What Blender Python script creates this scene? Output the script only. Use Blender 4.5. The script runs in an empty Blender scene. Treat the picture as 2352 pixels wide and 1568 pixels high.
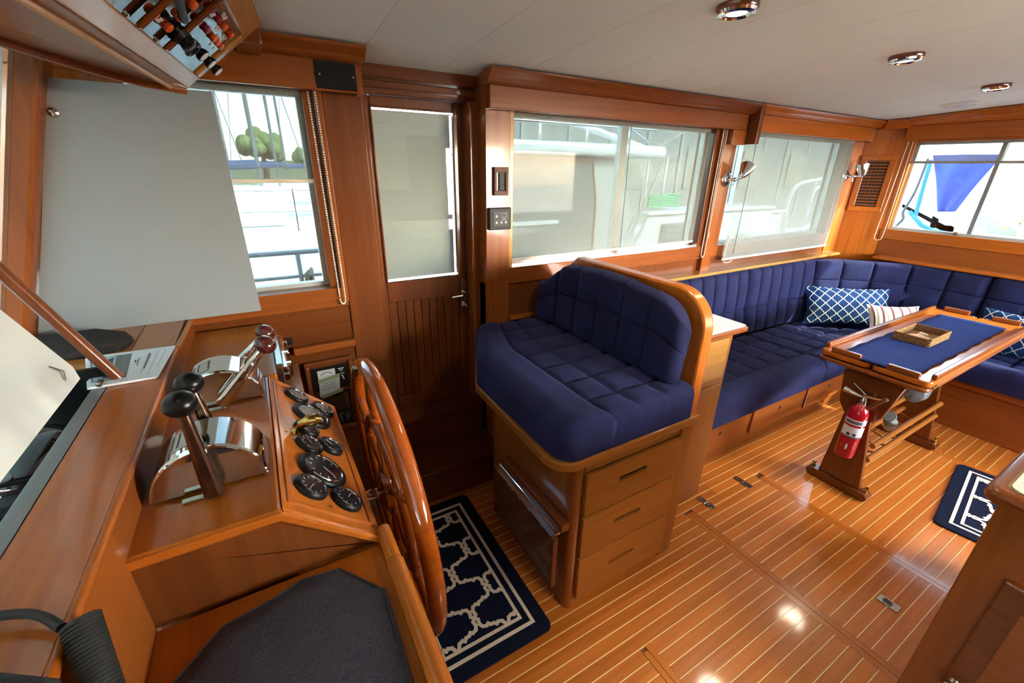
import bpy, bmesh, math, random
from mathutils import Vector, Matrix
random.seed(7)
R = math.radians
PI = math.pi
C = bpy.context.scene.collection
S = bpy.context.scene

# ---------------------------------------------------------------- camera
cam_d = bpy.data.cameras.new('camera'); cam = bpy.data.objects.new('camera', cam_d); C.objects.link(cam)
cam_d.sensor_width = 36.0; cam_d.lens = 976.0 / 2352 * 36.0
cam_d.clip_start = 0.02; cam_d.clip_end = 600
yaw, pit, rol = R(30.32), R(22.2), R(0.85)
fw = Vector((math.sin(yaw) * math.cos(pit), math.cos(yaw) * math.cos(pit), -math.sin(pit)))
r0 = Vector((math.cos(yaw), -math.sin(yaw), 0)); u0 = r0.cross(fw)
rr = r0 * math.cos(rol) + u0 * math.sin(rol); uu = u0 * math.cos(rol) - r0 * math.sin(rol)
cam.matrix_world = Matrix(((rr.x, uu.x, -fw.x, 0), (rr.y, uu.y, -fw.y, 0), (rr.z, uu.z, -fw.z, 1.5), (0, 0, 0, 1)))
S.camera = cam

# ---------------------------------------------------------------- sky, sun, exposure
W = bpy.data.worlds.new('sky'); S.world = W; W.use_nodes = True
nt = W.node_tree; bg = nt.nodes['Background']
sky = nt.nodes.new('ShaderNodeTexSky'); sky.sky_type = 'NISHITA'; sky.sun_disc = False
sky.sun_elevation = R(35); sky.sun_rotation = R(146); sky.air_density = 1.0; sky.dust_density = 0.9; sky.ozone_density = 1.2
hsv = nt.nodes.new('ShaderNodeHueSaturation'); hsv.inputs['Saturation'].default_value = 0.75
nt.links.new(sky.outputs[0], hsv.inputs['Color']); nt.links.new(hsv.outputs[0], bg.inputs['Color'])
bg.inputs['Strength'].default_value = 1.7
sun_d = bpy.data.lights.new('sun', 'SUN'); sun = bpy.data.objects.new('sun', sun_d); C.objects.link(sun)
sun_d.energy = 10.0; sun_d.angle = R(0.6); sun_d.color = (1.0, 0.95, 0.87)
SUN_TO = Vector((0.45, -0.68, 0.58)).normalized()
sun.rotation_euler = SUN_TO.to_track_quat('Z', 'Y').to_euler()
S.view_settings.view_transform = 'Standard'; S.view_settings.look = 'None'
S.view_settings.gamma = 1.0; S.view_settings.use_curve_mapping = False
S.view_settings.exposure = 2.4
S.cycles.max_bounces = 10; S.cycles.diffuse_bounces = 6; S.cycles.transparent_max_bounces = 24
S.cycles.sample_clamp_indirect = 6.0; S.cycles.caustics_reflective = False; S.cycles.caustics_refractive = False
S.cycles.use_denoising = True

# ---------------------------------------------------------------- materials
def lin(h):
    h = h.lstrip('#'); o = []
    for i in (0, 2, 4):
        c = int(h[i:i + 2], 16) / 255
        o.append(c / 12.92 if c <= 0.04045 else ((c + 0.055) / 1.055) ** 2.4)
    return (*o, 1.0)
MATS = {}
def new_mat(n):
    m = bpy.data.materials.new(n); m.use_nodes = True
    return m, m.node_tree, m.node_tree.nodes['Principled BSDF']
def flat(n, col, rough=0.5, metal=0.0, coat=0.0, spec=0.5, emit=None, es=0.0, bump=0.0, bscale=400.0, sheen=0.0):
    if n in MATS: return MATS[n]
    m, t, b = new_mat(n)
    b.inputs['Base Color'].default_value = lin(col); b.inputs['Roughness'].default_value = rough
    b.inputs['Metallic'].default_value = metal; b.inputs['Coat Weight'].default_value = coat
    b.inputs['Coat Roughness'].default_value = 0.06; b.inputs['Specular IOR Level'].default_value = spec
    if sheen: b.inputs['Sheen Weight'].default_value = sheen; b.inputs['Sheen Roughness'].default_value = 0.4
    if emit: b.inputs['Emission Color'].default_value = lin(emit); b.inputs['Emission Strength'].default_value = es
    tc = t.nodes.new('ShaderNodeTexCoord'); no = t.nodes.new('ShaderNodeTexNoise'); no.inputs['Scale'].default_value = bscale
    t.links.new(tc.outputs['Object'], no.inputs['Vector'])
    if bump:
        bp = t.nodes.new('ShaderNodeBump'); bp.inputs['Strength'].default_value = bump; bp.inputs['Distance'].default_value = 0.002
        t.links.new(no.outputs['Fac'], bp.inputs['Height']); t.links.new(bp.outputs[0], b.inputs['Normal'])
    else:
        mr = t.nodes.new('ShaderNodeMapRange'); mr.inputs['To Min'].default_value = max(0.02, rough - 0.03); mr.inputs['To Max'].default_value = rough + 0.03
        t.links.new(no.outputs['Fac'], mr.inputs['Value']); t.links.new(mr.outputs[0], b.inputs['Roughness'])
    MATS[n] = m; return m
TONES = {'mid': ('#935020', '#753a14'), 'dark': ('#753f1c', '#5a2c10'), 'bright': ('#bd6922', '#9c4f14'),
         'floor': ('#cf7d30', '#a85c1e'), 'pale': ('#b8843f', '#9d6a30'), 'deck': ('#aa692b', '#8b531f'), 'wheel': ('#ad5415', '#8a3a0c')}
def wood(tone, axis='x', rough=0.28, coat=0.32):
    n = 'teak_%s_%s' % (tone, axis)
    if n in MATS: return MATS[n]
    m, t, b = new_mat(n); L = t.links
    a, c = TONES[tone]
    tc = t.nodes.new('ShaderNodeTexCoord'); oi = t.nodes.new('ShaderNodeObjectInfo')
    mp = t.nodes.new('ShaderNodeMapping'); k = 'xyz'.index(axis)
    sc = [55.0, 55.0, 55.0]; sc[k] = 2.2; mp.inputs['Scale'].default_value = sc
    ad = t.nodes.new('ShaderNodeVectorMath'); ad.operation = 'ADD'
    ml = t.nodes.new('ShaderNodeMath'); ml.operation = 'MULTIPLY'; ml.inputs[1].default_value = 37.0
    L.new(oi.outputs['Random'], ml.inputs[0]); L.new(tc.outputs['Object'], mp.inputs['Vector'])
    L.new(mp.outputs[0], ad.inputs[0]); L.new(ml.outputs[0], ad.inputs[1])
    n1 = t.nodes.new('ShaderNodeTexNoise'); n1.inputs['Scale'].default_value = 1.0; n1.inputs['Detail'].default_value = 5.0
    n1.inputs['Roughness'].default_value = 0.65
    L.new(ad.outputs[0], n1.inputs['Vector'])
    n2 = t.nodes.new('ShaderNodeTexNoise'); n2.inputs['Scale'].default_value = 0.12; n2.inputs['Detail'].default_value = 2.0
    L.new(ad.outputs[0], n2.inputs['Vector'])
    av = t.nodes.new('ShaderNodeMath'); av.operation = 'MULTIPLY_ADD'; av.inputs[1].default_value = 0.55; 
    L.new(n1.outputs['Fac'], av.inputs[0])
    h = t.nodes.new('ShaderNodeMath'); h.operation = 'MULTIPLY'; h.inputs[1].default_value = 0.45
    L.new(n2.outputs['Fac'], h.inputs[0]); L.new(h.outputs[0], av.inputs[2])
    cr = t.nodes.new('ShaderNodeValToRGB'); cr.color_ramp.elements[0].position = 0.34; cr.color_ramp.elements[1].position = 0.66
    cr.color_ramp.elements[0].color = lin(c); cr.color_ramp.elements[1].color = lin(a)
    L.new(av.outputs[0], cr.inputs['Fac'])
    hv = t.nodes.new('ShaderNodeHueSaturation')
    mr = t.nodes.new('ShaderNodeMapRange'); mr.inputs['To Min'].default_value = 0.88; mr.inputs['To Max'].default_value = 1.12
    L.new(oi.outputs['Random'], mr.inputs['Value']); L.new(mr.outputs[0], hv.inputs['Value']); L.new(cr.outputs[0], hv.inputs['Color'])
    L.new(hv.outputs[0], b.inputs['Base Color'])
    b.inputs['Roughness'].default_value = rough; b.inputs['Coat Weight'].default_value = coat; b.inputs['Coat Roughness'].default_value = 0.08
    b.inputs['Specular IOR Level'].default_value = 0.25
    MATS[n] = m; return m
def velvet():
    m, t, b = new_mat('blue_ultrasuede'); L = t.links
    tc = t.nodes.new('ShaderNodeTexCoord')
    n1 = t.nodes.new('ShaderNodeTexNoise'); n1.inputs['Scale'].default_value = 9; n1.inputs['Detail'].default_value = 6
    L.new(tc.outputs['Object'], n1.inputs['Vector'])
    cr = t.nodes.new('ShaderNodeValToRGB'); cr.color_ramp.elements[0].position = 0.3; cr.color_ramp.elements[1].position = 0.72
    cr.color_ramp.elements[0].color = lin('#1a1b36'); cr.color_ramp.elements[1].color = lin('#25274c')
    L.new(n1.outputs['Fac'], cr.inputs['Fac']); L.new(cr.outputs[0], b.inputs['Base Color'])
    b.inputs['Roughness'].default_value = 0.9; b.inputs['Specular IOR Level'].default_value = 0.15
    b.inputs['Sheen Weight'].default_value = 0.3; b.inputs['Sheen Roughness'].default_value = 0.45; b.inputs['Sheen Tint'].default_value = lin('#6a6fa6')
    n2 = t.nodes.new('ShaderNodeTexNoise'); n2.inputs['Scale'].default_value = 900
    L.new(tc.outputs['Object'], n2.inputs['Vector'])
    bp = t.nodes.new('ShaderNodeBump'); bp.inputs['Strength'].default_value = 0.12; bp.inputs['Distance'].default_value = 0.001
    L.new(n2.outputs['Fac'], bp.inputs['Height']); L.new(bp.outputs[0], b.inputs['Normal'])
    MATS['velvet'] = m; return m
def fabric(n, c1, c2, scale=700, rough=0.95):
    m, t, b = new_mat(n); L = t.links
    tc = t.nodes.new('ShaderNodeTexCoord'); no = t.nodes.new('ShaderNodeTexNoise'); no.inputs['Scale'].default_value = scale; no.inputs['Detail'].default_value = 3
    L.new(tc.outputs['Object'], no.inputs['Vector'])
    cr = t.nodes.new('ShaderNodeValToRGB'); cr.color_ramp.elements[0].position = 0.35; cr.color_ramp.elements[1].position = 0.65
    cr.color_ramp.elements[0].color = lin(c1); cr.color_ramp.elements[1].color = lin(c2)
    L.new(no.outputs['Fac'], cr.inputs['Fac']); L.new(cr.outputs[0], b.inputs['Base Color'])
    b.inputs['Roughness'].default_value = rough; b.inputs['Specular IOR Level'].default_value = 0.15
    bp = t.nodes.new('ShaderNodeBump'); bp.inputs['Strength'].default_value = 0.4; bp.inputs['Distance'].default_value = 0.002
    L.new(no.outputs['Fac'], bp.inputs['Height']); L.new(bp.outputs[0], b.inputs['Normal'])
    MATS[n] = m; return m
def glass(n, tint='#ffffff', refl=0.08):
    m = bpy.data.materials.new(n); m.use_nodes = True; t = m.node_tree; t.nodes.clear()
    o = t.nodes.new('ShaderNodeOutputMaterial'); tr = t.nodes.new('ShaderNodeBsdfTransparent'); gl = t.nodes.new('ShaderNodeBsdfGlossy'); mx = t.nodes.new('ShaderNodeMixShader')
    tr.inputs['Color'].default_value = lin(tint); gl.inputs['Roughness'].default_value = 0.02
    lw = t.nodes.new('ShaderNodeLayerWeight'); pw = t.nodes.new('ShaderNodeMath'); pw.operation = 'POWER'; pw.inputs[1].default_value = 5.0
    ad = t.nodes.new('ShaderNodeMath'); ad.operation = 'MULTIPLY_ADD'; ad.inputs[1].default_value = 0.9; ad.inputs[2].default_value = 0.04
    t.links.new(lw.outputs['Facing'], pw.inputs[0]); t.links.new(pw.outputs[0], ad.inputs[0])
    t.links.new(ad.outputs[0], mx.inputs['Fac']); t.links.new(tr.outputs[0], mx.inputs[1]); t.links.new(gl.outputs[0], mx.inputs[2]); t.links.new(mx.outputs[0], o.inputs['Surface'])
    MATS[n] = m; return m
def screen(n, col, openness, trans=0.35, weave=900.0):
    """woven roller-shade cloth: open weave lets the view through, the threads diffuse and glow with light from behind"""
    m = bpy.data.materials.new(n); m.use_nodes = True; t = m.node_tree; t.nodes.clear(); L = t.links
    o = t.nodes.new('ShaderNodeOutputMaterial'); tr = t.nodes.new('ShaderNodeBsdfTransparent')
    df = t.nodes.new('ShaderNodeBsdfDiffuse'); tl = t.nodes.new('ShaderNodeBsdfTranslucent'); mx = t.nodes.new('ShaderNodeMixShader'); m2 = t.nodes.new('ShaderNodeMixShader')
    df.inputs['Color'].default_value = lin(col); tl.inputs['Color'].default_value = lin(col)
    m2.inputs['Fac'].default_value = trans; L.new(df.outputs[0], m2.inputs[1]); L.new(tl.outputs[0], m2.inputs[2])
    tc = t.nodes.new('ShaderNodeTexCoord'); no = t.nodes.new('ShaderNodeTexNoise'); no.inputs['Scale'].default_value = weave
    L.new(tc.outputs['Object'], no.inputs['Vector'])
    mr = t.nodes.new('ShaderNodeMapRange'); mr.inputs['To Min'].default_value = openness - 0.004; mr.inputs['To Max'].default_value = openness + 0.004
    L.new(no.outputs['Fac'], mr.inputs['Value']); L.new(mr.outputs[0], mx.inputs['Fac'])
    L.new(m2.outputs[0], mx.inputs[1]); L.new(tr.outputs[0], mx.inputs[2]); L.new(mx.outputs[0], o.inputs['Surface'])
    MATS[n] = m; return m
V = velvet()
G = glass('window_glass', '#8c9694')
GREY_GLASS = glass('tinted_glass', '#4b5356')
SHADE = screen('shade_cloth', '#8f8e88', 0.58, 0.12)
SHADE_DENSE = screen('shade_cloth_dense', '#979793', 0.52, 0.14)
SHADE_FWD = screen('shade_cloth_open', '#8f8c84', 0.62, 0.12)
BLIND = screen('door_blind_cloth', '#bdbdb8', 0.03, 0.08)
SHEEN_W = flat('shade_edge', '#cfc9ba', 0.6)
CHROME = flat('chrome', '#dfe3e4', 0.07, 1.0)
STEEL = flat('worn_steel', '#b9b4a6', 0.22, 1.0)
BRONZE = flat('brown_worn_metal', '#7a6252', 0.25, 1.0)
BRASS = flat('brass', '#c9a35a', 0.2, 1.0)
BLACK = flat('black_plastic', '#101010', 0.4, 0, 0, .25)
BLACKGLOSS = flat('black_gloss', '#0d0c0e', 0.06, 0, 0.6)
KNOBBLACK = flat('black_knob', '#0b0b0c', 0.3, 0, 0.0, 0.3)
MAROON = flat('maroon_knob', '#4a1a16', 0.12, 0, 0.5)
RUBBER = flat('black_rubber', '#1f1f1e', 0.55)
WHITE = flat('white_laminate', '#dcdad2', 0.3)
WHITEBOARD = flat('white_board', '#878b8f', 0.3, 0, 0.12)  # white board greyed to carry the shade it stands in
PAPER = flat('paper', '#dadde2', 0.8)
INK = flat('ink', '#55585e', 0.8)
NAVY = fabric('navy_pile', '#0b1226', '#16203c', 500)
CREAM = fabric('cream_pile', '#ddd6ca', '#efe9de', 500)
DENIM = fabric('faded_black_denim', '#2a282e', '#565058', 900)
RUNNER = fabric('navy_cotton', '#1d2d63', '#26376f', 900)
PILLOW = fabric('navy_pillow_cotton', '#12294f', '#1b3763', 900)
PILLOWW = fabric('white_pillow_cotton', '#cfd2d0', '#e2e4e0', 900)
WICKER = fabric('wicker', '#5e3f22', '#a57c4c', 240, 0.6)
CEIL = flat('ceiling_vinyl', '#dfe6e3', 0.75, bump=0.25, bscale=900)
HOLLY = flat('holly_inlay', '#f0c684', 0.35, 0, 0.3)
SEAM = flat('dark_seam', '#3a2010', 0.6)
RED = flat('red_enamel', '#a3101c', 0.2, 0, 0.5)
LABELW = flat('label_white', '#d8d8d8', 0.4)
GREL = flat('gelcoat_white', '#e9ebea', 0.25, 0, 0.3)
GREYH = flat('grey_hull', '#9fa6a8', 0.4)
CANVASB = flat('blue_canvas', '#3e51a8', 0.8)
STRAPB = flat('blue_strap', '#2f86d0', 0.6)

# ---------------------------------------------------------------- mesh helpers
class MB:
    def __init__(s): s.v = []; s.f = []
    def add(s, vs, fs):
        o = len(s.v); s.v += [tuple(p) for p in vs]; s.f += [tuple(i + o for i in f) for f in fs]; return s
    def box(s, x0, y0, z0, x1, y1, z1):
        x0, x1 = min(x0, x1), max(x0, x1); y0, y1 = min(y0, y1), max(y0, y1); z0, z1 = min(z0, z1), max(z0, z1)
        return s.add([(x0, y0, z0), (x1, y0, z0), (x1, y1, z0), (x0, y1, z0), (x0, y0, z1), (x1, y0, z1), (x1, y1, z1), (x0, y1, z1)],
                     [(0, 3, 2, 1), (4, 5, 6, 7), (0, 1, 5, 4), (1, 2, 6, 5), (2, 3, 7, 6), (3, 0, 4, 7)])
    def obox(s, c, X, Y, Z):   # centre and three half-extent vectors
        c, X, Y, Z = map(Vector, (c, X, Y, Z)); vs = []
        for k in (-1, 1):
            for i, j in ((-1, -1), (1, -1), (1, 1), (-1, 1)): vs.append(c + X * i + Y * j + Z * k)
        return s.add(vs, [(0, 3, 2, 1), (4, 5, 6, 7), (0, 1, 5, 4), (1, 2, 6, 5), (2, 3, 7, 6), (3, 0, 4, 7)])
    def slab(s, loop0, loop1):  # two loops of equal length, capped
        n = len(loop0)
        return s.add(list(loop0) + list(loop1), [tuple(range(n - 1, -1, -1)), tuple(range(n, 2 * n))] + [(i, (i + 1) % n, n + (i + 1) % n, n + i) for i in range(n)])
    def prism(s, poly, axis, a, b):
        def P(p, q): return {'x': (q, p[0], p[1]), 'y': (p[0], q, p[1]), 'z': (p[0], p[1], q)}[axis]
        return s.slab([P(p, a) for p in poly], [P(p, b) for p in poly])
    def tube(s, pts, r, n=10, closed=False, caps=True):
        pts = [Vector(p) for p in pts]; m = len(pts); rs = r if isinstance(r, (list, tuple)) else [r] * m
        ref = None; rings = []
        for i, p in enumerate(pts):
            if closed: t = pts[(i + 1) % m] - pts[i - 1]
            else: t = pts[min(i + 1, m - 1)] - pts[max(i - 1, 0)]
            t.normalize()
            if ref is None:
                ref = Vector((0, 0, 1)) if abs(t.z) < 0.9 else Vector((1, 0, 0))
            a = (ref - t * ref.dot(t)).normalized(); ref = a; b = t.cross(a)
            rings.append([p + (a * math.cos(2 * PI * k / n) + b * math.sin(2 * PI * k / n)) * rs[i] for k in range(n)])
        vs = [q for g in rings for q in g]; fs = []
        for i in range(m if closed else m - 1):
            j = (i + 1) % m
            for k in range(n): fs.append((i * n + k, i * n + (k + 1) % n, j * n + (k + 1) % n, j * n + k))
        if not closed and caps: fs += [tuple(range(n - 1, -1, -1)), tuple((m - 1) * n + k for k in range(n))]
        return s.add(vs, fs)
    def lathe(s, prof, o, ax, n=20, caps=True):   # prof: (radius, distance along axis); radius 0 makes a pole
        o = Vector(o); ax = Vector(ax).normalized(); ref = Vector((0, 0, 1)) if abs(ax.z) < 0.9 else Vector((1, 0, 0))
        a = (ref - ax * ref.dot(ax)).normalized(); b = ax.cross(a); vs = []; fs = []; rows = []
        for r, h in prof:
            if r < 1e-6: rows.append([len(vs)]); vs.append(o + ax * h); continue
            rows.append(list(range(len(vs), len(vs) + n)))
            for k in range(n): vs.append(o + ax * h + (a * math.cos(2 * PI * k / n) + b * math.sin(2 * PI * k / n)) * r)
        for p, q in zip(rows, rows[1:]):
            for k in range(n):
                j = (k + 1) % n
                if len(p) > 1 and len(q) > 1: fs.append((p[k], p[j], q[j], q[k]))
                elif len(p) > 1: fs.append((p[k], p[j], q[0]))
                elif len(q) > 1: fs.append((p[0], q[j], q[k]))
        if caps:
            if len(rows[0]) > 1: fs.append(tuple(reversed(rows[0])))
            if len(rows[-1]) > 1: fs.append(tuple(rows[-1]))
        return s.add(vs, fs)
    def ball(s, c, r, n=16, sq=1.0, ax=(0, 0, 1)):
        return s.lathe([(0 if i in (0, 10) else r * math.sin(PI * i / 10), -r * sq * math.cos(PI * i / 10)) for i in range(11)], c, ax, n)
    def grid(s, F, nu, nv):
        vs = [F(i / nu, j / nv) for j in range(nv + 1) for i in range(nu + 1)]
        return s.add(vs, [(j * (nu + 1) + i, j * (nu + 1) + i + 1, (j + 1) * (nu + 1) + i + 1, (j + 1) * (nu + 1) + i) for j in range(nv) for i in range(nu)])
    def quad(s, a, b, c, d): return s.add([a, b, c, d], [(0, 1, 2, 3)])

def root_loc(o):
    v = Vector((0, 0, 0))
    while o: v += o.location; o = o.parent
    return v
def tag(o, label=None, cat=None, group=None, kind=None):
    if label: o['label'] = label
    if cat: o['category'] = cat
    if group: o['group'] = group
    if kind: o['kind'] = kind
    return o
def build(mb, name, mat, parent=None, bev=0.0, smooth=False, label=None, cat=None, group=None, kind=None, ang=35, seg=2):
    me = bpy.data.meshes.new(name)
    if parent is not None: off = root_loc(parent)
    else:
        lo = [min(p[i] for p in mb.v) for i in range(3)]; hi = [max(p[i] for p in mb.v) for i in range(3)]
        off = Vector(((lo[0] + hi[0]) / 2, (lo[1] + hi[1]) / 2, lo[2]))
    me.from_pydata([Vector(p) - off for p in mb.v], [], mb.f); me.validate()
    bm = bmesh.new(); bm.from_mesh(me); bmesh.ops.recalc_face_normals(bm, faces=bm.faces); bm.to_mesh(me); bm.free()
    if smooth:
        me.polygons.foreach_set('use_smooth', [True] * len(me.polygons)); me.set_sharp_from_angle(angle=R(ang))
    me.materials.append(mat); o = bpy.data.objects.new(name, me); C.objects.link(o)
    if parent is not None: o.parent = parent
    else: o.location = off
    if bev:
        bm_ = o.modifiers.new('bevel', 'BEVEL'); bm_.width = bev; bm_.segments = seg; bm_.limit_method = 'ANGLE'; bm_.angle_limit = R(40)
    return tag(o, label, cat, group, kind)
def empty(name, loc, label=None, cat=None, group=None, kind=None):
    o = bpy.data.objects.new(name, None); C.objects.link(o); o.location = loc; o.empty_display_size = 0.05
    return tag(o, label, cat, group, kind)
def copy_tree(o, parent=None):
    c = o.copy(); C.objects.link(c); c.parent = parent
    for ch in list(o.children): copy_tree(ch, c)
    return c
def struct(mb, name, mat, bev=0.0, **k): return build(mb, name, mat, bev=bev, kind='structure', **k)
def arc(cx, cy, r, a0, a1, n=6): return [(cx + r * math.cos(R(a0 + (a1 - a0) * i / n)), cy + r * math.sin(R(a0 + (a1 - a0) * i / n))) for i in range(n + 1)]
def rrect(x0, y0, x1, y1, r, n=4):
    return arc(x0 + r, y0 + r, r, 180, 270, n) + arc(x1 - r, y0 + r, r, 270, 360, n) + arc(x1 - r, y1 - r, r, 0, 90, n) + arc(x0 + r, y1 - r, r, 90, 180, n)
def spline(pts, n=8):
    P = [Vector(p) for p in pts]; o = []
    for i in range(len(P) - 1):
        a, b, c, d = P[max(i - 1, 0)], P[i], P[i + 1], P[min(i + 2, len(P) - 1)]
        for k in range(n):
            t = k / n; o.append(0.5 * ((2 * b) + (c - a) * t + (2 * a - 5 * b + 4 * c - d) * t * t + (3 * b - a - 3 * c + d) * t ** 3))
    return o + [P[-1]]

# tufted upholstery: a height field over (u, v) mapped by Smap(u, v, h); seams pulled in, edges rolled over
def samples(a, b, seams, r, step):
    xs = {a, b}
    for k in range(1, 6):
        d = r * (1 - math.cos(PI / 2 * k / 5)); xs.add(a + d); xs.add(b - d)
    for s_ in seams:
        for d in (-0.018, -0.009, -0.004, 0, 0.004, 0.009, 0.018):
            if a < s_ + d < b: xs.add(s_ + d)
    n = max(2, int((b - a) / step))
    for i in range(1, n): xs.add(a + (b - a) * i / n)
    xs = sorted(xs); o = [xs[0]]
    for x in xs[1:]:
        if x - o[-1] > 0.0015: o.append(x)
    o[-1] = b
    return o
def cushion(Smap, u0, u1, v0, v1, T, r, su=(), sv=(), depth=0.014, puff=0.008, extra=None, step=0.035):
    us = samples(u0, u1, su, r, step); vs_ = samples(v0, v1, sv, r, step)
    cu = sorted([u0, u1] + list(su)); cv = sorted([v0, v1] + list(sv))
    def edge(x, a, b):
        d = min(x - a, b - x)
        return 1.0 if d >= r else math.sqrt(max(0, 1 - (1 - d / r) ** 2))
    def cell(x, cs):
        for i in range(len(cs) - 1):
            if cs[i] <= x <= cs[i + 1]: return max(0.0, math.sin(PI * (x - cs[i]) / (cs[i + 1] - cs[i]))) ** 0.6 if cs[i + 1] > cs[i] else 0
        return 0
    def H(u, v):
        e = min(edge(u, u0, u1), edge(v, v0, v1)); h = -r * (1 - e)
        g = 0.0
        for s_ in su: g = max(g, math.exp(-((u - s_) / 0.0075) ** 2))
        for s_ in sv: g = max(g, math.exp(-((v - s_) / 0.0075) ** 2))
        h += puff * cell(u, cu) * cell(v, cv) - depth * g
        if extra: h += extra(u, v)
        return h
    mb = MB(); nu, nv = len(us), len(vs_)
    top = [Smap(u, v, H(u, v)) for v in vs_ for u in us]
    f = [(j * nu + i, j * nu + i + 1, (j + 1) * nu + i + 1, (j + 1) * nu + i) for j in range(nv - 1) for i in range(nu - 1)]
    rim = [i for i in range(nu)] + [j * nu + nu - 1 for j in range(1, nv)] + [(nv - 1) * nu + i for i in range(nu - 2, -1, -1)] + [j * nu for j in range(nv - 2, 0, -1)]
    uv = [(us[i], vs_[0]) for i in range(nu)] + [(us[-1], vs_[j]) for j in range(1, nv)] + [(us[i], vs_[-1]) for i in range(nu - 2, -1, -1)] + [(us[0], vs_[j]) for j in range(nv - 2, 0, -1)]
    n0 = len(top); bot = [Smap(u, v, -T) for u, v in uv]; m = len(rim)
    f += [(rim[i], rim[(i + 1) % m], n0 + (i + 1) % m, n0 + i) for i in range(m)]
    f.append(tuple(n0 + i for i in range(m - 1, -1, -1)))
    mb.add(top + bot, f); return mb
# quatrefoil trellis as thin ribbons in (u, v), mapped by Fmap
HALF = [(0, 0), (.15, .09), (.19, .23), (.33, .29), (.36, .41), (.5, .5)]
HALF2 = [(0, 0), (.10, .10), (.07, .28), (.14, .42), (.28, .47), (.36, .41), (.43, .49), (.5, .5)]
def full(h): return h + [(1 - a, 1 - b) for a, b in h[-2::-1]]
PATH = full(HALF); PATH2 = full(HALF2)
def trellis(Fmap, a, b, u0, u1, v0, v1, w, oy=0.0, ox=0.0, PATH=PATH, nrm=(0, 0, 1)):
    nrm = Vector(nrm); mb = MB(); ni = int((u1 - u0) / a) + 3; nj = int((v1 - v0) / b) + 3
    for i in range(-1, ni):
        for j in range(-1, nj):
            for fl in (0, 1):
                if (i + j) % 2 == fl: continue
                pts = []
                for p, q in PATH:
                    qq = 1 - q if fl else q
                    pts.append((u0 + ox + (i + p) * a, v0 + oy + (j + qq) * b))
                for k in range(len(pts) - 1):
                    (x, y), (x2, y2) = pts[k], pts[k + 1]
                    mx, my = (x + x2) / 2, (y + y2) / 2
                    if not (u0 <= mx <= u1 and v0 <= my <= v1): continue
                    dx, dy = x2 - x, y2 - y; l = math.hypot(dx, dy); ex, ey = dx / l * w * .35, dy / l * w * .35; nx, ny = -dy / l * w / 2, dx / l * w / 2
                    lift = nrm * (.00006 * ((len(mb.f) * 5) % 11)); cl = lambda p_, q_: Vector(Fmap(min(max(p_, u0), u1), min(max(q_, v0), v1))) + lift
                    mb.quad(cl(x - ex + nx, y - ey + ny), cl(x - ex - nx, y - ey - ny), cl(x2 + ex - nx, y2 + ey - ny), cl(x2 + ex + nx, y2 + ey + ny))
    return mb

# ================================================================ STRUCTURE
# ---- floor: teak planks with pale inlay strips between, hatch borders across
fl = MB(); fl.box(-1.2, -1.8, -0.06, 4.3, 1.95, -0.008)
floor = struct(fl, 'floor', flat('floor_bed', '#6a3c1a', 0.4))
P0, DP = 0.586, 0.0434; SW = 0.0036
SECT = [(0.905, 1.496), (1.55, 2.05), (2.10, 3.175), (3.21, 3.60)]
rows = [P0 + DP * k for k in range(-22, 24)]
plank_src = {}
inlay = MB()
for y in rows:
    if y > 1.60: continue
    y0, y1 = y + SW / 2 + .0006, y + DP - SW / 2 - .0006
    if y > 0.90:                       # outside the hatches the planks run through
        secs = [(0.42, 1.75), (1.753, 3.60)] if y < 1.12 else [(0.42, 0.88)] if y < 1.55 else []
    elif y > 0.57: secs = [(0.30, 1.496)] + SECT[1:]
    else: secs = ([(0.30, 0.86)] if y > 0.1 else []) + SECT
    for (a, b) in secs:
        if b < 1.2 and y < 0.0: continue
        if y < 0.12 and a < 2.0 and y < -0.05: continue
        m = MB().box(a, y0, -0.008, b, y1, 0.0)
        key = (a, b)
        if key not in plank_src:
            plank_src[key] = (build(m, 'plank', wood('floor', 'x', 0.3, 0.5), floor), y0)
        else:
            src, ys = plank_src[key]; o = src.copy(); C.objects.link(o); o.parent = floor; o.location = (0, y0 - ys, 0)
        inlay.box(a, y - SW / 2, -0.008, b, y + SW / 2, 0.0004)
build(inlay, 'inlay_strip', HOLLY, floor, kind='stuff')
for (a, b, y0, y1) in ((1.4965, 1.521, -.25, .915), (1.5235, 1.5495, -.25, .915), (2.0505, 2.074, -.3, .90), (2.0765, 2.0995, -.3, .90), (3.1755, 3.191, -.3, .90), (3.193, 3.2095, -.3, .90),
                       (0.862, 0.882, -.05, .57), (0.884, 0.904, -.05, .585)):
    build(MB().box(a, y0, -0.008, b, y1, 0.0006), 'hatch_border', wood('floor', 'y', 0.22, 0.7), floor)

# ---- ceiling: athwartship vinyl panels with camber
def cz(y): return 1.92 - 0.0245 * y * y
ceil_root = empty('ceiling', (0, 0, 1.92), kind='structure')
x = -1.15; W_ = 0.31
while x < 4.25:
    m = MB(); ys = [-1.8 + 3.65 * i / 14 for i in range(15)]
    x2 = min(x + W_ - 0.0015, 4.3)
    lo = [(y, cz(y)) for y in ys]; hi = [(y, cz(y) + 0.012) for y in reversed(ys)]
    m.prism(lo + hi, 'x', x, x2)
    build(m, 'ceiling_panel', CEIL, ceil_root, bev=0.0008)
    x += W_
struct(MB().box(-1.2, -1.9, 1.925, 4.4, 2.0, 1.97), 'trim_1', flat('cabin_top', '#d6d6d2', 0.6))

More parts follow.
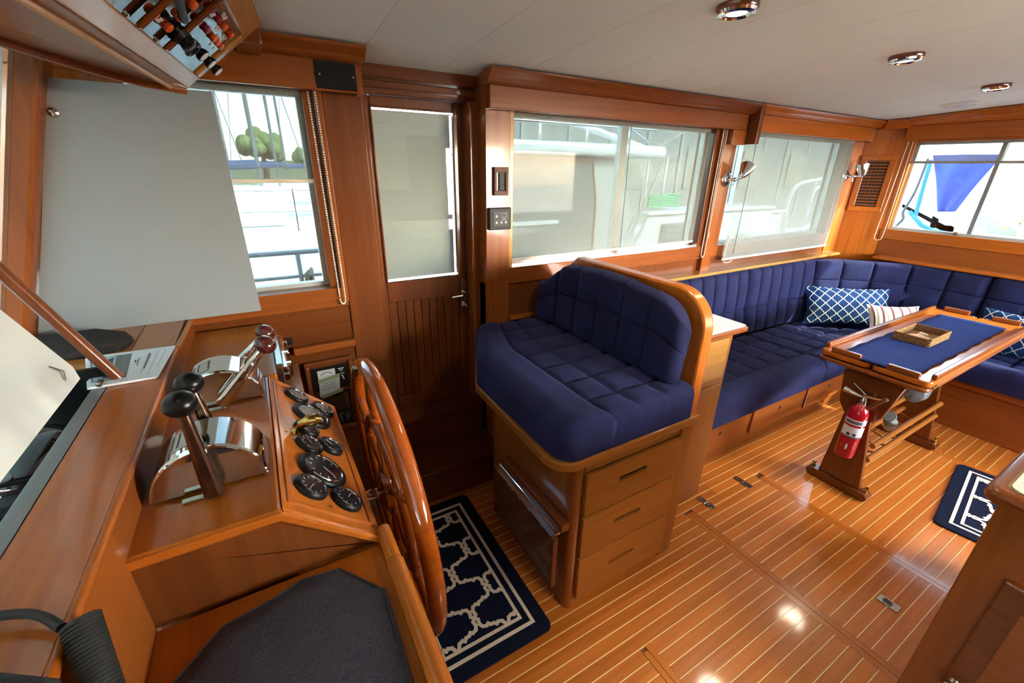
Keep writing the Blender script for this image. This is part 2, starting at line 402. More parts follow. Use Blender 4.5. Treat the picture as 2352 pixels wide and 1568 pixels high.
# ---- starboard wall with window openings
wd = wood('mid', 'z'); wdx = wood('mid', 'x'); wdk = wood('dark', 'z'); wdkx = wood('dark', 'x')
YW = 1.74
sw = empty('wall_starboard', (0, 1.74, 0), kind='structure')
def wp(name, mat, *boxes, bev=0.003):
    m = MB()
    for b in boxes: m.box(*b)
    return build(m, name, mat, sw, bev=bev)
wp('lower_panel', wdkx, (-0.95, YW, 0, 0.39, 1.86, 0.985))
wp('window_sill', wdx, (-0.95, YW - .012, 0.985, 0.255, 1.86, 1.06))
wp('upper_panel', wdx, (-0.95, YW, 1.73, 0.39, 1.86, 1.86))
wp('window_post', wd, (0.200, YW + .01, 1.06, 0.235, 1.86, 1.73))
wp('window_post', wd, (0.236, YW - .014, 1.00, 0.258, 1.86, 1.76))
wp('door_post', wdk, (0.2585, YW - .008, 0.0, 0.39, 1.86, 1.86))
# raked front part of the forward side window
build(MB().prism([(-0.95, 1.06), (-0.60, 1.06), (-0.245, 1.73), (-0.95, 1.73)], 'y', YW, 1.86), 'front_post', wd, sw, bev=.004)
wp('lower_ledge', wdx, (0.03, YW - .03, 0.815, 0.258, YW, 0.845))
wp('hull_panel', wdk, (0.87, YW, 0.0, 4.05, 1.86, 1.0))
wp('panel_ledge', wdx, (0.99, YW - .02, 0.80, 1.26, YW, 0.822))
wp('panel_ledge', wdx, (0.99, YW - .010, 0.985, 2.42, YW, 1.062))
wp('switch_post', wd, (0.87, YW - .01, 0.0, 0.99, 1.86, 1.86))
wp('window_post', wood('pale', 'z'), (0.9905, YW + .002, 1.0, 1.014, 1.86, 1.74))
wp('window_header', wdx, (0.99, YW + .005, 1.72, 4.05, 1.86, 1.86))
wp('window_post', wdk, (2.34, YW - .002, 1.0, 2.375, 1.86, 1.74))
wp('window_post', wd, (2.3755, YW - .03, 0.90, 2.455, 1.86, 1.74))
wp('window_post', wd, (2.4555, YW - .002, 1.0, 2.545, 1.86, 1.74))
wp('window_post', wd, (3.87, YW - .002, 0.88, 3.90, 1.86, 1.74))
wp('corner_post', wood('bright', 'z'), (3.9005, YW - .012, 0.88, 4.065, 1.86, 1.86))
wp('window_sill', wdx, (2.42, YW - .004, 0.985, 3.87, 1.86, 1.055))
# settee shelf behind the cushions
wp('shelf', wood('pale', 'x'), (1.80, 1.645, 0.892, 4.0, YW, 0.91))
# step well side and door recess
wp('recess_side', wdk, (0.872, YW, 0.0, 0.90, 1.95, 1.86)); wp('recess_side', wdk, (0.36, YW + .12, 0.0, 0.39, 1.95, 1.86))
wp('door_header', wdkx, (0.39, 1.83, 1.7505, 0.871, 1.95, 1.86))
wp('header_moulding', wdkx, (0.39, 1.80, 1.80, 0.871, 1.83, 1.862)); wp('header_moulding', wdkx, (0.39, 1.812, 1.768, 0.871, 1.83, 1.792))
wp('door_jamb', wdk, (0.391, 1.80, 0.363, 0.4185, 1.95, 1.750)); wp('door_jamb', wd, (0.8335, 1.80, 0.363, 0.8715, 1.95, 1.750))
# ---- steps
st = empty('step', (0.66, 1.6, 0), 'varnished teak boarding step below the side door', 'step')
build(MB().box(0.40, 1.575, 0, 0.868, 1.595, 0.165), 'riser', wdkx, st)
build(MB().box(0.40, 1.55, 0.165, 0.868, 1.80, 0.19), 'tread', wood('dark', 'x', 0.2), st, bev=.006)
build(MB().box(0.40, 1.79, 0.19, 0.868, 1.81, 0.34), 'riser', wdkx, st)
build(MB().box(0.40, 1.77, 0.34, 0.868, 1.95, 0.362), 'tread', wdkx, st, bev=.005)

# ---- side door
d = empty('door_1', (0.62, 1.87, 0.36), kind='structure')
m = MB(); m.box(0.419, 1.87, 0.362, 0.447, 1.90, 1.75); m.box(0.79, 1.87, 0.362, 0.833, 1.90, 1.75); m.box(0.447, 1.87, 1.712, 0.79, 1.90, 1.75)
m.box(0.447, 1.87, 0.925, 0.79, 1.90, 1.02); m.box(0.447, 1.87, 0.362, 0.79, 1.90, 0.44)
build(m, 'door_frame', wdk, d, bev=.004)
m = MB()
for (a, b_, c_, e) in ((0.444, 1.017, 0.452, 1.716), (0.785, 1.017, 0.793, 1.716), (0.452, 1.017, 0.785, 1.024), (0.452, 1.708, 0.785, 1.716)): m.box(a, 1.862, b_, c_, 1.872, e)
build(m, 'glass_bead', wdk, d, bev=.003)
for k in range(9):
    x0 = 0.448 + k * 0.038
    build(MB().box(x0, 1.876, 0.44, x0 + .0365, 1.892, 0.925), 'tongue_board', wdk, d, bev=.003)
build(MB().box(0.440, 1.893, 0.362, 0.80, 1.899, 1.018), 'door_backing', wdk, d)
build(MB().box(0.447, 1.884, 1.02, 0.79, 1.888, 1.712), 'door_glass', glass('clear_window_glass', '#f2f6f4'), d)
build(MB().box(0.4505, 1.905, 1.026, 0.7855, 1.907, 1.706), 'door_blind', BLIND, d)
hd = build(MB().prism(rrect(0.798, 0.83, 0.826, 1.0, .012), 'y', 1.862, 1.870), 'lock_plate', STEEL, d, bev=.002)
m = MB(); m.lathe([(.011, 0), (.011, .02), (.008, .03)], (0.812, 1.862, 0.93), (0, -1, 0), 12); m.tube(spline([(0.812, 1.835, .93), (0.78, 1.828, .928), (0.735, 1.832, .925)]), [.007] * 16 + [.005], 8)
build(m, 'lever_handle', CHROME, hd, smooth=True)
build(MB().lathe([(.013, 0), (.013, .012), (.010, .03), (.012, .038), (.0, .04)], (0.814, 1.862, 0.865), (0, -1, 0), 14), 'turn_knob', STEEL, hd, smooth=True)

# ---- windows
def window(n, x0, x1, z0, z1, mull=(), y=1.81):
    w = empty('window_%d' % n, ((x0 + x1) / 2, y, z0), kind='structure')
    build(MB().box(x0, y, z0, x1, y + .005, z1), 'pane', G, w)
    m = MB(); f = .016
    m.box(x0, y - .012, z0, x0 + f, y + .02, z1); m.box(x1 - f, y - .012, z0, x1, y + .02, z1); m.box(x0 + f, y - .012, z0, x1 - f, y + .02, z0 + f); m.box(x0 + f, y - .012, z1 - f, x1 - f, y + .02, z1)
    build(m, 'pane_frame', flat('window_aluminium', '#c7ccca', 0.35, 0.6), w)
    for q in mull: build(MB().box(q - .022, y - .014, z0 + f, q + .022, y + .02, z1 - f), 'mullion', flat('window_aluminium', '#c7ccca'), w)
    return w
window(1, -0.62, 0.20, 1.06, 1.73)
window(2, 1.014, 2.34, 1.062, 1.72, (1.70,))
w2_ = bpy.data.objects['window_2']
build(MB().box(1.690, 1.768, 1.058, 1.712, 1.79, 1.10), 'window_catch', STEEL, w2_, bev=.003)
window(3, 2.545, 3.87, 1.055, 1.72)
# ---- aft wall and window
aw = empty('wall_aft', (4.2, 0, 0), kind='structure')
XA = 4.2
def ap(name, mat, *boxes, bev=0.003):
    m = MB()
    for b in boxes: m.box(*b)
    return build(m, name, mat, aw, bev=bev)
wy = wood('bright', 'y')
ap('aft_panel', wood('mid', 'y'), (XA, -1.8, 0, 4.32, 1.50, 1.03))
ap('window_sill', wy, (XA - .014, -1.0, 1.03, 4.32, 1.50, 1.105))
ap('window_header', wy, (XA, -1.0, 1.71, 4.32, 1.50, 1.90))
ap('window_post', wood('bright', 'z'), (XA - .005, 1.462, 1.02, 4.32, 1.50, 1.75))
ap('window_post', wood('bright', 'z'), (XA - .005, -1.8, 1.03, 4.32, -0.62, 1.90))
ap('shelf', wood('bright', 'y'), (4.06, -1.0, 0.892, XA, 1.45, 0.91))
w4 = empty('window_4', (4.25, 0.4, 1.105), kind='structure')
build(MB().box(4.25, -.62, 1.105, 4.255, 1.462, 1.71), 'pane', glass('aft_window_glass', '#bac1be'), w4)
m = MB(); m.box(4.23, -.62, 1.105, 4.27, 1.462, 1.121); m.box(4.23, -.62, 1.694, 4.27, 1.462, 1.71); m.box(4.23, 1.446, 1.121, 4.27, 1.462, 1.694)
build(m, 'pane_frame', flat('window_aluminium', '#c7ccca'), w4)
build(MB().box(4.225, 1.004, 1.121, 4.27, 1.026, 1.694), 'mullion', flat('window_mullion', '#77777a', 0.4), w4)
build(MB().box(4.21, 1.066, 1.108, 4.235, 1.09, 1.13), 'window_catch', STEEL, w4, bev=.003)
# diagonal corner panel
cw = empty('wall_corner', (4.12, 1.62, 0), kind='structure')
A_, B_ = (4.062, 1.742), (4.198, 1.498)
build(MB().prism([A_, B_, (4.32, 1.50), (4.32, 1.86), (4.06, 1.86)], 'z', 0, 1.88), 'corner_panel', wood('bright', 'z'), cw)
# ---- port side (behind the camera): low wall, posts and header round large windows
ps = MB(); ps.box(-1.2, -1.80, 0, 4.3, -1.70, 0.92); ps.box(-1.2, -1.80, 1.72, 4.3, -1.70, 1.86)
ps.box(-1.2, -1.80, 0.92, 2.20, -1.70, 1.72)
for xx in (2.9, 4.2): ps.box(xx, -1.80, 0.92, xx + .10, -1.70, 1.72)
struct(ps, 'wall_port', wdx)
struct(MB().box(-1.2, -3.0, 1.93, 4.4, -1.905, 1.97), 'trim_7', flat('cabin_top', '#d6d6d2'))  # unseen overhang added to keep direct sun out of the port windows
fwd = MB(); fwd.box(-1.2, -1.8, 0, -1.1, 1.86, 1.0); 
struct(fwd, 'wall_forward', wdx)
# windshield: raked posts, glass and canvas cover outside
ws = empty('window_5', (-0.75, 1.2, 1.03), kind='structure')
def rk(z): return -0.66 + (z - 1.03) * 0.33
A1 = [(rk(1.0) - .01, 1.0), (rk(1.0) + .05, 1.0), (rk(1.86) + .05, 1.86), (rk(1.86) - .01, 1.86)]
build(MB().prism(A1, 'y', 1.60, 1.695), 'windshield_post', wood('mid', 'z'), ws, bev=.012)
build(MB().prism(A1, 'y', 0.30, 0.36), 'windshield_post', wood('mid', 'z'), ws, bev=.012)
for (ya, yb) in ((0.36, 1.60), (-1.6, 0.30)):
    build(MB().prism([(rk(1.0), 1.0), (rk(1.0) + .005, 1.0), (rk(1.86) + .005, 1.86), (rk(1.86), 1.86)], 'y', ya, yb), 'pane', glass('clear_window_glass', '#f2f6f4'), ws)
build(MB().prism([(rk(.99) - .05, .99), (rk(.99) - .046, .99), (rk(1.86) - .046, 1.86), (rk(1.86) - .05, 1.86)], 'y', -1.65, 1.70), 'windshield_cover', screen('cover_canvas', '#d9dcd6', 0.02, 0.5), ws)
# ---- cornices and blind boxes
CR = [(0, 0), (.022, .004), (.030, .016), (.034, .030), (.052, .042), (.058, .060)]   # crown profile: (outwards, up)
def valance(n, x0, x1, yf, zb, zc, yb, mat, endl=True, endr=False):
    t = empty('trim_%d' % n, ((x0 + x1) / 2, yf, zb), kind='structure')
    build(MB().box(x0, yf, zb, x1, yf + .018, zc), 'fascia', mat, t, bev=.003)
    zt = cz(yf) - .004; k = (zt - zc) / .060
    prof = [(yf - a, zc + b * k) for a, b in CR]
    build(MB().prism(prof + [(yf + .018, zt), (yf + .018, zc)], 'x', x0 - .02, x1 + .02), 'crown', mat, t, smooth=True, ang=50)
    for f, xx in ((endl, x0), (endr, x1)):
        if f: build(MB().box(xx - .004, yf + .018, zb, xx + .014, yb, zt), 'end_board', mat, t)
    return t
valance(2, -0.10, 0.372, 1.66, 1.722, 1.808, 1.74, wdx, True, True)
valance(3, 0.862, 2.51, 1.672, 1.716, 1.798, 1.74, wdx)
valance(4, 2.575, 4.045, 1.672, 1.716, 1.806, 1.74, wood('bright', 'x'), False, True)
t5 = empty('trim_5', (2.55, 1.66, 1.64), kind='structure')
build(MB().box(2.525, 1.615, 1.645, 2.560, 1.735, 1.852), 'bracket_board', wdk, t5, bev=.003)
build(MB().box(2.40, 1.675, 1.640, 2.524, 1.735, 1.716), 'bracket_block', wdx, t5, bev=.003)
t6 = empty('trim_6', (4.14, 0.4, 1.73), kind='structure')
build(MB().box(4.125, -1.7, 1.727, 4.143, 1.515, 1.815), 'fascia', wy, t6, bev=.003)
ym = [(-1.7 + 3.2 * i / 10) for i in range(11)]
m = MB()
for i in range(10):
    for j in range(len(CR) - 1):
        def cp(y, q):
            a, b = CR[q]; k = (cz(y) - .004 - 1.815) / .06; return (4.125 - a, y, 1.815 + b * k)
        m.quad(cp(ym[i], j), cp(ym[i + 1], j), cp(ym[i + 1], j + 1), cp(ym[i], j + 1))
build(m, 'crown', wy, t6, smooth=True, ang=50)
build(MB().box(4.125, -1.7, 1.815, 4.143, 1.515, 1.862), 'crown_backing', wy, t6)
build(MB().slab([(4.045, 1.62, 1.80), (4.13, 1.50, 1.80), (4.20, 1.56, 1.80), (4.09, 1.70, 1.80)], [(4.01, 1.60, 1.855), (4.09, 1.48, 1.855), (4.20, 1.56, 1.855), (4.09, 1.70, 1.855)]), 'corner_crown', wood('bright', 'y'), t6)

# ================================================================ HELM SEAT
hs = empty('helm_bench', (0.95, 1.2, 0), 'teak helm seat base with three slotted drawers and curved back board', 'cabinet')
wp_x = wood('deck', 'x'); wp_z = wood('deck', 'z')
BASE = [(0.752, 0.835), (1.237, 0.835), (1.237, 1.715), (0.872, 1.715), (0.872, 1.572), (0.724, 1.385), (0.724, 0.865)]
build(MB().prism(BASE, 'z', 0.0, 0.655), 'seat_base', wp_z, hs)
build(MB().prism(arc(0.745, 0.844, 0.024, 180, 270, 6) + [(0.765, 0.845), (0.765, 0.87), (0.721, 0.87)], 'z', 0, 0.655), 'corner_post', wood('mid', 'z'), hs, smooth=True)
led = arc(0.705, 0.87, 0.078, 180, 270, 8) + [(1.25, 0.792), (1.25, 1.715), (0.80, 1.715), (0.64, 1.38)]
build(MB().prism(led, 'z', 0.657, 0.690), 'seat_ledge', wp_x, hs, bev=.006)
build(MB().box(0.765, 0.829, 0.60, 1.205, 0.836, 0.655), 'face_rail', wp_x, hs, bev=.002)
build(MB().box(1.205, 0.822, 0.0, 1.238, 0.836, 0.655), 'face_stile', wp_z, hs, bev=.002)
def plate_with_slot(x0, x1, z0, z1, sx0, sx1, sz, sr, y0, y1):
    bm = bmesh.new(); o = [(x0, z0), (x1, z0), (x1, z1), (x0, z1)]; i = arc(sx0 + sr, sz, sr, 90, 270, 6) + arc(sx1 - sr, sz, sr, 270, 450, 6)
    loops = []
    for L in (o, i):
        vs = [bm.verts.new((p, y0, q)) for p, q in L]; loops.append([bm.edges.new((vs[k], vs[(k + 1) % len(vs)])) for k in range(len(vs))])
    bmesh.ops.triangle_fill(bm, edges=loops[0] + loops[1], use_beauty=True)
    r = bmesh.ops.extrude_face_region(bm, geom=list(bm.faces))
    for v in [g for g in r['geom'] if isinstance(g, bmesh.types.BMVert)]: v.co.y = y1
    mb = MB(); bm.verts.index_update(); mb.add([v.co[:] for v in bm.verts], [[v.index for v in f.verts] for f in bm.faces]); bm.free(); return mb
for (z0, z1, hz) in ((0.428, 0.597, 0.527), (0.238, 0.42, 0.338), (0.035, 0.230, 0.138)):
    dr = build(plate_with_slot(0.762, 1.203, z0, z1, 0.905, 1.035, hz, 0.011, 0.812, 0.829), 'drawer', wp_x, hs, bev=.004)
    build(MB().box(0.89, 0.8295, hz - .025, 1.05, 0.834, hz + .025), 'slot_recess', flat('dark_recess', '#1c0e06', 0.8), dr)
# back board, capped along the top
bo = [(0.822, 0.655)] + arc(0.962, 0.990, 0.14, 180, 90, 10) + [(1.52, 1.130), (1.71, 0.985), (1.715, 0.655)]
build(MB().prism(bo, 'x', 1.222, 1.275), 'back_board', wood('bright', 'z', 0.18, 0.8), hs, bev=.008, smooth=True)
build(MB().box(1.238, 0.822, 0.0, 1.275, 0.98, 0.655), 'back_board_leg', wp_z, hs, bev=.003)
# fold-down foot rest on the forward face
ft = empty('foot_rest', (0.65, 1.0, 0.12), 'folded teak foot rest with chrome hinge strip on helm seat front', 'foot rest')
build(MB().box(0.690, 0.835, 0.375, 0.7225, 1.245, 0.408), 'hinge_block', wood('mid', 'y'), ft, bev=.003)
build(MB().box(0.652, 0.826, 0.150, 0.674, 1.250, 0.372), 'foot_board', wood('dark', 'y'), ft, bev=.006)
build(MB().box(0.651, 0.84, 0.373, 0.688, 1.240, 0.3775), 'hinge_strip', CHROME, ft)
build(MB().tube([(0.678, 0.835, 0.381), (0.678, 1.243, 0.381)], .0045, 8), 'hinge_pin', CHROME, ft, smooth=True)
# cushions
def seatmap(u, v, h):   # u along +y, v front to back
    t = min(1, max(0, (u - 1.38) / 0.335)); h += .008 if h > -.05 else 0; xf = 0.645 + 0.155 * t
    c = 0.0
    if u < 0.87: c = 0.075 - math.sqrt(max(0, 0.075 ** 2 - (0.87 - u) ** 2)) if 0.87 - u < .075 else .075
    x0 = xf + c * 0.9; return (x0 + (1.10 + 0.10 - x0) * v, u, 0.805 + h)
def cushion2(Smap, u0, u1, us_, vs_in, T, prof, cell_u, cell_v, depth, puff):
    """upholstery with an explicit height profile along v; tufting only where the profile is flat"""
    mb = MB(); nu, nv = len(us_), len(vs_in); top = []
    for v in vs_in:
        for u in us_:
            du = min(u - u0, u1 - u); e = 0 if du >= .03 else -.03 * (1 - math.sqrt(max(0, 1 - (1 - du / .03) ** 2)))
            base, flatw = prof(u, v); g = 0.0
            for s_ in cell_u: g = max(g, math.exp(-((u - s_) / .007) ** 2))
            for s_ in cell_v: g = max(g, math.exp(-((v - s_) / .016) ** 2))
            pu = 1.0
            cu = sorted([u0, u1] + list(cell_u)); cv = [cell_v[0]] + list(cell_v[1:]) + [1.0]
            for i in range(len(cu) - 1):
                if cu[i] <= u <= cu[i + 1]: pu *= max(0, math.sin(PI * (u - cu[i]) / (cu[i + 1] - cu[i]))) ** .6
            for i in range(len(cv) - 1):
                if cv[i] <= v <= cv[i + 1]: pu *= max(0, math.sin(PI * (v - cv[i]) / (cv[i + 1] - cv[i]))) ** .6
            top.append(Smap(u, v, base + e + flatw * (puff * pu - depth * g)))
    f = [(j * nu + i, j * nu + i + 1, (j + 1) * nu + i + 1, (j + 1) * nu + i) for j in range(nv - 1) for i in range(nu - 1)]
    rim = list(range(nu)) + [j * nu + nu - 1 for j in range(1, nv)] + [(nv - 1) * nu + i for i in range(nu - 2, -1, -1)] + [j * nu for j in range(nv - 2, 0, -1)]
    uv = [(us_[i], vs_in[0]) for i in range(nu)] + [(us_[-1], vs_in[j]) for j in range(1, nv)] + [(us_[i], vs_in[-1]) for i in range(nu - 2, -1, -1)] + [(us_[0], vs_in[j]) for j in range(nv - 2, 0, -1)]
    n0 = len(top); m = len(rim); bot = [Smap(u, v, -T) for u, v in uv]
    f += [(rim[i], rim[(i + 1) % m], n0 + (i + 1) % m, n0 + i) for i in range(m)]; f.append(tuple(n0 + i for i in range(m - 1, -1, -1)))
    return mb.add(top + bot, f)
VB = 0.30                         # where the front roll ends
RF = .42
def roll(hr, vb=VB, tuck=.012):
    def prof(u, v):
        if v >= vb: return 0.0, 1.0
        q = v / (vb * RF)
        if q < 1: return hr - (.045 + hr) * (1 - math.sqrt(max(0, 1 - (1 - q) ** 2))), 0.0
        q = (v - vb * RF) / (vb * (1 - RF)); return (hr if q < .7 else hr * math.cos((q - .7) / .3 * PI / 2)), 0.0
    return prof
vgrid = [VB * RF * (1 - math.cos(PI / 2 * k / 8)) for k in range(9)] + [VB * RF + VB * (1 - RF) * k / 10 for k in range(1, 11)]
vgrid2 = sorted(set([round(x, 4) for x in vgrid] + [round(VB + (1 - VB) * k / 34, 4) for k in range(35)]))
su = (0.905, 1.037, 1.169, 1.301, 1.433, 1.565)
us = samples(0.797, 1.70, su, .03, .022)
build(cushion2(seatmap, 0.797, 1.70, us, vgrid2, 0.113, roll(0.014), su, (VB, 0.53, 0.77), .008, .006), 'seat_cushion', V, smooth=True, ang=70,
      label='blue tufted seat cushion with rolled front on the helm seat', cat='cushion')
# helm backrest: outline follows the board
def btop(u):
    if u < 0.965: return 0.975 + math.sqrt(max(0.0, 0.13 ** 2 - (0.965 - u) ** 2)) if 0.965 - u < .13 else .975
    if u < 1.50: return 1.105 + 0.02 * math.sin((u - .965) / .535 * PI)
    return 1.105 - 0.115 * min(1, (u - 1.50) / 0.16)
def backmap(u, v, h):
    zb = 0.818; z = zb + v * (btop(u) - zb); return (1.215 - 0.045 - 0.055 * (1 - v * .35) - h, u, z)
sb = (0.985, 1.12, 1.255, 1.39, 1.525)
build(cushion(backmap, 0.838, 1.705, 0.0, 1.0, 0.040, 0.045, su=sb, sv=(0.56,), depth=.010, puff=.007, step=.03), 'back_cushion', V, smooth=True, ang=70,
      label='blue tufted back cushion of the helm seat against its curved board', cat='cushion')

# ================================================================ WHITE-TOPPED CABINET
wc = empty('side_cabinet', (1.49, 1.35, 0), 'teak side cabinet with white counter behind the helm seat', 'cabinet')
build(MB().box(1.278, 0.985, 0.0, 1.668, 1.64, 0.872), 'carcass', wp_z, wc, bev=.003)
build(MB().box(1.34, 0.978, 0.04, 1.640, 0.985, 0.63), 'door', wood('deck', 'z'), wc, bev=.004)
build(MB().box(1.34, 0.978, 0.665, 1.640, 0.985, 0.85), 'upper_panel', wood('pale', 'x'), wc, bev=.003)
build(MB().prism(rrect(1.278, 0.955, 1.722, 1.635, .012), 'z', 0.872, 0.893), 'counter_edge', wood('mid', 'x'), wc, bev=.004)
build(MB().prism(rrect(1.280, 0.963, 1.714, 1.633, .010), 'z', 0.8932, 0.9), 'white_counter', flat('counter_white', '#e2e0da', 0.12, 0, 0.6), wc, bev=.002)
m = MB(); m.box(1.668, 1.01, 0.80, 1.676, 1.035, 0.85); m.tube([(1.676, 1.022, .82), (1.69, 1.022, .815), (1.69, 1.022, .80)], .005, 8)
build(m, 'latch', CHROME, wc, bev=.001)

# ================================================================ FLOOR FITTINGS
def hinge(x, y0, y1, lab):
    h = empty('floor_hinge', Vector((x, (y0 + y1) / 2, 0)) - floor.location, lab); h.parent = floor
    build(MB().prism(rrect(x - .016, y0, x + .016, y1, .004), 'z', 0.0008, 0.0032), 'leaf', STEEL, h)
    build(MB().tube([(x - .016, (y0 + y1) / 2, .0035), (x + .016, (y0 + y1) / 2, .0035)], .003, 8), 'pin', STEEL, h, smooth=True)
    for i in range(4):
        y = y0 + (y1 - y0) * (i + .5) / 4
        build(MB().lathe([(.004, 0), (.0035, .0012), (0, .0014)], (x + (.006 if i % 2 else -.006), y, .0032), (0, 0, 1), 8), 'screw', CHROME, h, smooth=True)
hinge(1.947, 0.878, 0.971, 'steel hinge nearer the settee')
hinge(1.648, 0.878, 0.966, 'steel hinge beside the side cabinet')
rp = empty('floor_ring_pull', Vector((1.80, 0.24, 0)) - floor.location, 'steel flush ring pull'); rp.parent = floor
build(MB().prism(rrect(1.783, 0.208, 1.822, 0.275, .005), 'z', 0.0008, 0.0035), 'plate', STEEL, rp, bev=.0008)
build(MB().lathe([(.013, 0), (.013, .001)], (1.802, .245, .0035), (0, 0, 1), 18), 'finger_hole', flat('finger_hole', '#3c2b1c', .6), rp)
build(MB().tube([(1.802 + .0145 * math.cos(a * PI / 12), .245 + .0145 * math.sin(a * PI / 12), .005) for a in range(24)], .0018, 6, closed=True), 'ring', CHROME, rp, smooth=True)

# ================================================================ SETTEE
se = empty('settee', (2.7, 1.3, 0), 'L-shaped teak settee base with drawer fronts along the side and aft walls', 'settee')
build(MB().box(1.68, 1.13, 0.0, 4.05, 1.70, 0.285), 'side_base', wood('mid', 'x'), se)
build(MB().box(1.69, 1.105, 0.245, 3.60, 1.13, 0.285), 'front_rail', wood('mid', 'x'), se, bev=.004)
for (a, b_) in ((1.72, 2.235), (2.275, 2.82), (2.86, 3.40)):
    dd = build(MB().box(a, 1.118, 0.075, b_, 1.13, 0.232), 'drawer_front', wood('mid', 'x'), se, bev=.004)
    build(MB().lathe([(.012, 0), (.010, .002)], ((a + b_) / 2, 1.118, 0.175), (0, -1, 0), 12), 'finger_hole', flat('dark_recess', '#1c0e06'), dd)
build(MB().box(3.60, -0.5, 0.0, 4.15, 1.06, 0.33), 'aft_base', wood('mid', 'y'), se, bev=.003)
build(MB().box(3.575, -0.5, 0.285, 3.60, 1.06, 0.33), 'aft_front_rail', wood('mid', 'y'), se, bev=.004)
def smap(u, v, h): return (u, 1.065 + v * 0.53, 0.425 + h)
VB = 0.27
vg = sorted(set([round(VB * RF * (1 - math.cos(PI / 2 * k / 8)), 4) for k in range(9)] + [round(VB * RF + VB * (1 - RF) * k / 10, 4) for k in range(1, 11)] + [round(VB + (1 - VB) * k / 26, 4) for k in range(27)]))
def seat(u0, u1, lab, n):
    su = [u0 + (u1 - u0) * k / n for k in range(1, n)]; us = samples(u0, u1, su, .03, .035)
    build(cushion2(smap, u0, u1, us, vg, 0.138, roll(.016, VB), su, (VB, 0.52, 0.77), .010, .009), 'settee_seat_cushion', V, smooth=True, ang=70, label=lab, cat='cushion', group='blue settee seat cushions')
seat(1.70, 2.87, 'blue settee seat cushion nearest the white-topped side cabinet', 7)
seat(2.875, 4.02, 'blue settee seat cushion in the corner behind the table', 7)
def amap(u, v, h): return (3.54 + v * 0.46, u, 0.445 + h)
def seat2(u0, u1, lab, n):
    su = [u0 + (u1 - u0) * k / n for k in range(1, n)]; us = samples(u0, u1, su, .03, .035)
    build(cushion2(amap, u0, u1, us, vg, 0.112, roll(.020, VB), su, (VB, 0.55, 0.8), .010, .009), 'settee_seat_cushion', V, smooth=True, ang=70, label=lab, cat='cushion', group='blue settee seat cushions')
seat2(-0.45, 1.055, 'blue settee seat cushion along the aft wall', 8)
# backs: path along the side wall, round the corner, along the aft wall
PB = [(1.70, 1.60), (2.4, 1.60), (3.1, 1.595), (3.45, 1.57), (3.72, 1.47), (3.90, 1.32), (3.99, 1.15), (4.02, 0.95), (4.025, 0.5), (4.025, -0.5)]
PB = spline([(a, b_, 0) for a, b_ in PB], 14); PL = [0.0]
for i in range(1, len(PB)): PL.append(PL[-1] + (PB[i] - PB[i - 1]).length)
def ppos(s):
    for i in range(len(PL) - 1):
        if PL[i] <= s <= PL[i + 1] or i == len(PL) - 2:
            t = (s - PL[i]) / (PL[i + 1] - PL[i]); p = PB[i].lerp(PB[i + 1], t); d_ = (PB[i + 1] - PB[i]).normalized(); return p, Vector((d_.y, -d_.x, 0))
def bmap(u, v, h):
    p, n = ppos(u); q = p + n * (h - 0.045 * v); return (q.x, q.y, 0.425 + v * 0.462)
def back(u0, u1, lab, n, sv=(0.42,)):
    su = [u0 + (u1 - u0) * k / n for k in range(1, n)]
    build(cushion(bmap, u0, u1, 0.0, 1.0, 0.085, 0.05, su=su, sv=sv, depth=.014, puff=.013, step=.04), 'settee_back_cushion', V, smooth=True, ang=70, label=lab, cat='cushion', group='blue settee back cushions')
back(0.02, 1.125, 'blue channelled back cushion nearest the helm seat', 9)
back(1.13, 1.86, 'blue channelled back cushion along the side wall next to the corner', 6)
back(1.865, 2.84, 'blue curved corner back cushion under the wall vent', 5, (0.36, 0.70))
back(2.845, 4.2, 'blue back cushion along the aft wall behind the table', 7, (0.36, 0.70))

# ================================================================ TABLE
tb = empty('dining_table', (3.0, 0.70, 0), 'folding teak dining table with fiddle rails on two trestle legs', 'table')
tw = wood('bright', 'x', 0.12, 0.9); twm = wood('mid', 'x'); twz = wood('dark', 'z')
X0, X1, Y0, Y1 = 2.285, 3.74, 0.482, 0.912
YM = 0.70
build(MB().prism(rrect(X0 + .02, Y0, X1, Y1, .035, 5), 'z', 0.640, 0.658), 'lower_leaf', twm, tb, bev=.006)
build(MB().prism(rrect(X0 + .03, Y0, X1, YM - .002, .03, 5), 'z', 0.664, 0.690), 'top_leaf', tw, tb, bev=.006)
build(MB().prism(rrect(X0 + .03, YM + .002, X1, Y1, .03, 5), 'z', 0.664, 0.690), 'top_leaf', tw, tb, bev=.006)
fr = wood('mid', 'y'); fx = wood('mid', 'x')
for (a, b_, c_, e, mt) in ((X0 + .03, Y0 + .045, X0 + .052, YM - .055, fr), (X0 + .03, YM + .045, X0 + .052, Y1 - .045, fr),
                           (X1 - .022, Y0 + .045, X1, YM - .055, fr), (X1 - .022, YM + .045, X1, Y1 - .045, fr),
                           (X0 + .075, Y0, X1 - .06, Y0 + .020, fx), (X0 + .075, Y1 - .020, X1 - .06, Y1, fx)):
    build(MB().box(a, b_, 0.690, c_, e, 0.716), 'fiddle_rail', mt, tb, bev=.005)
for y in (YM - .03, YM + .03):
    for xx in (X0 + .041, X1 - .012): build(MB().lathe([(.012, 0), (.012, .0015), (0, .002)], (xx, y, .690), (0, 0, 1), 12), 'flush_stud', CHROME, tb, smooth=True)
build(MB().box(2.36, Y0 + .004, .645, 2.41, Y0 - .004, .66), 'leaf_hinge', BRASS, tb, bev=.002)
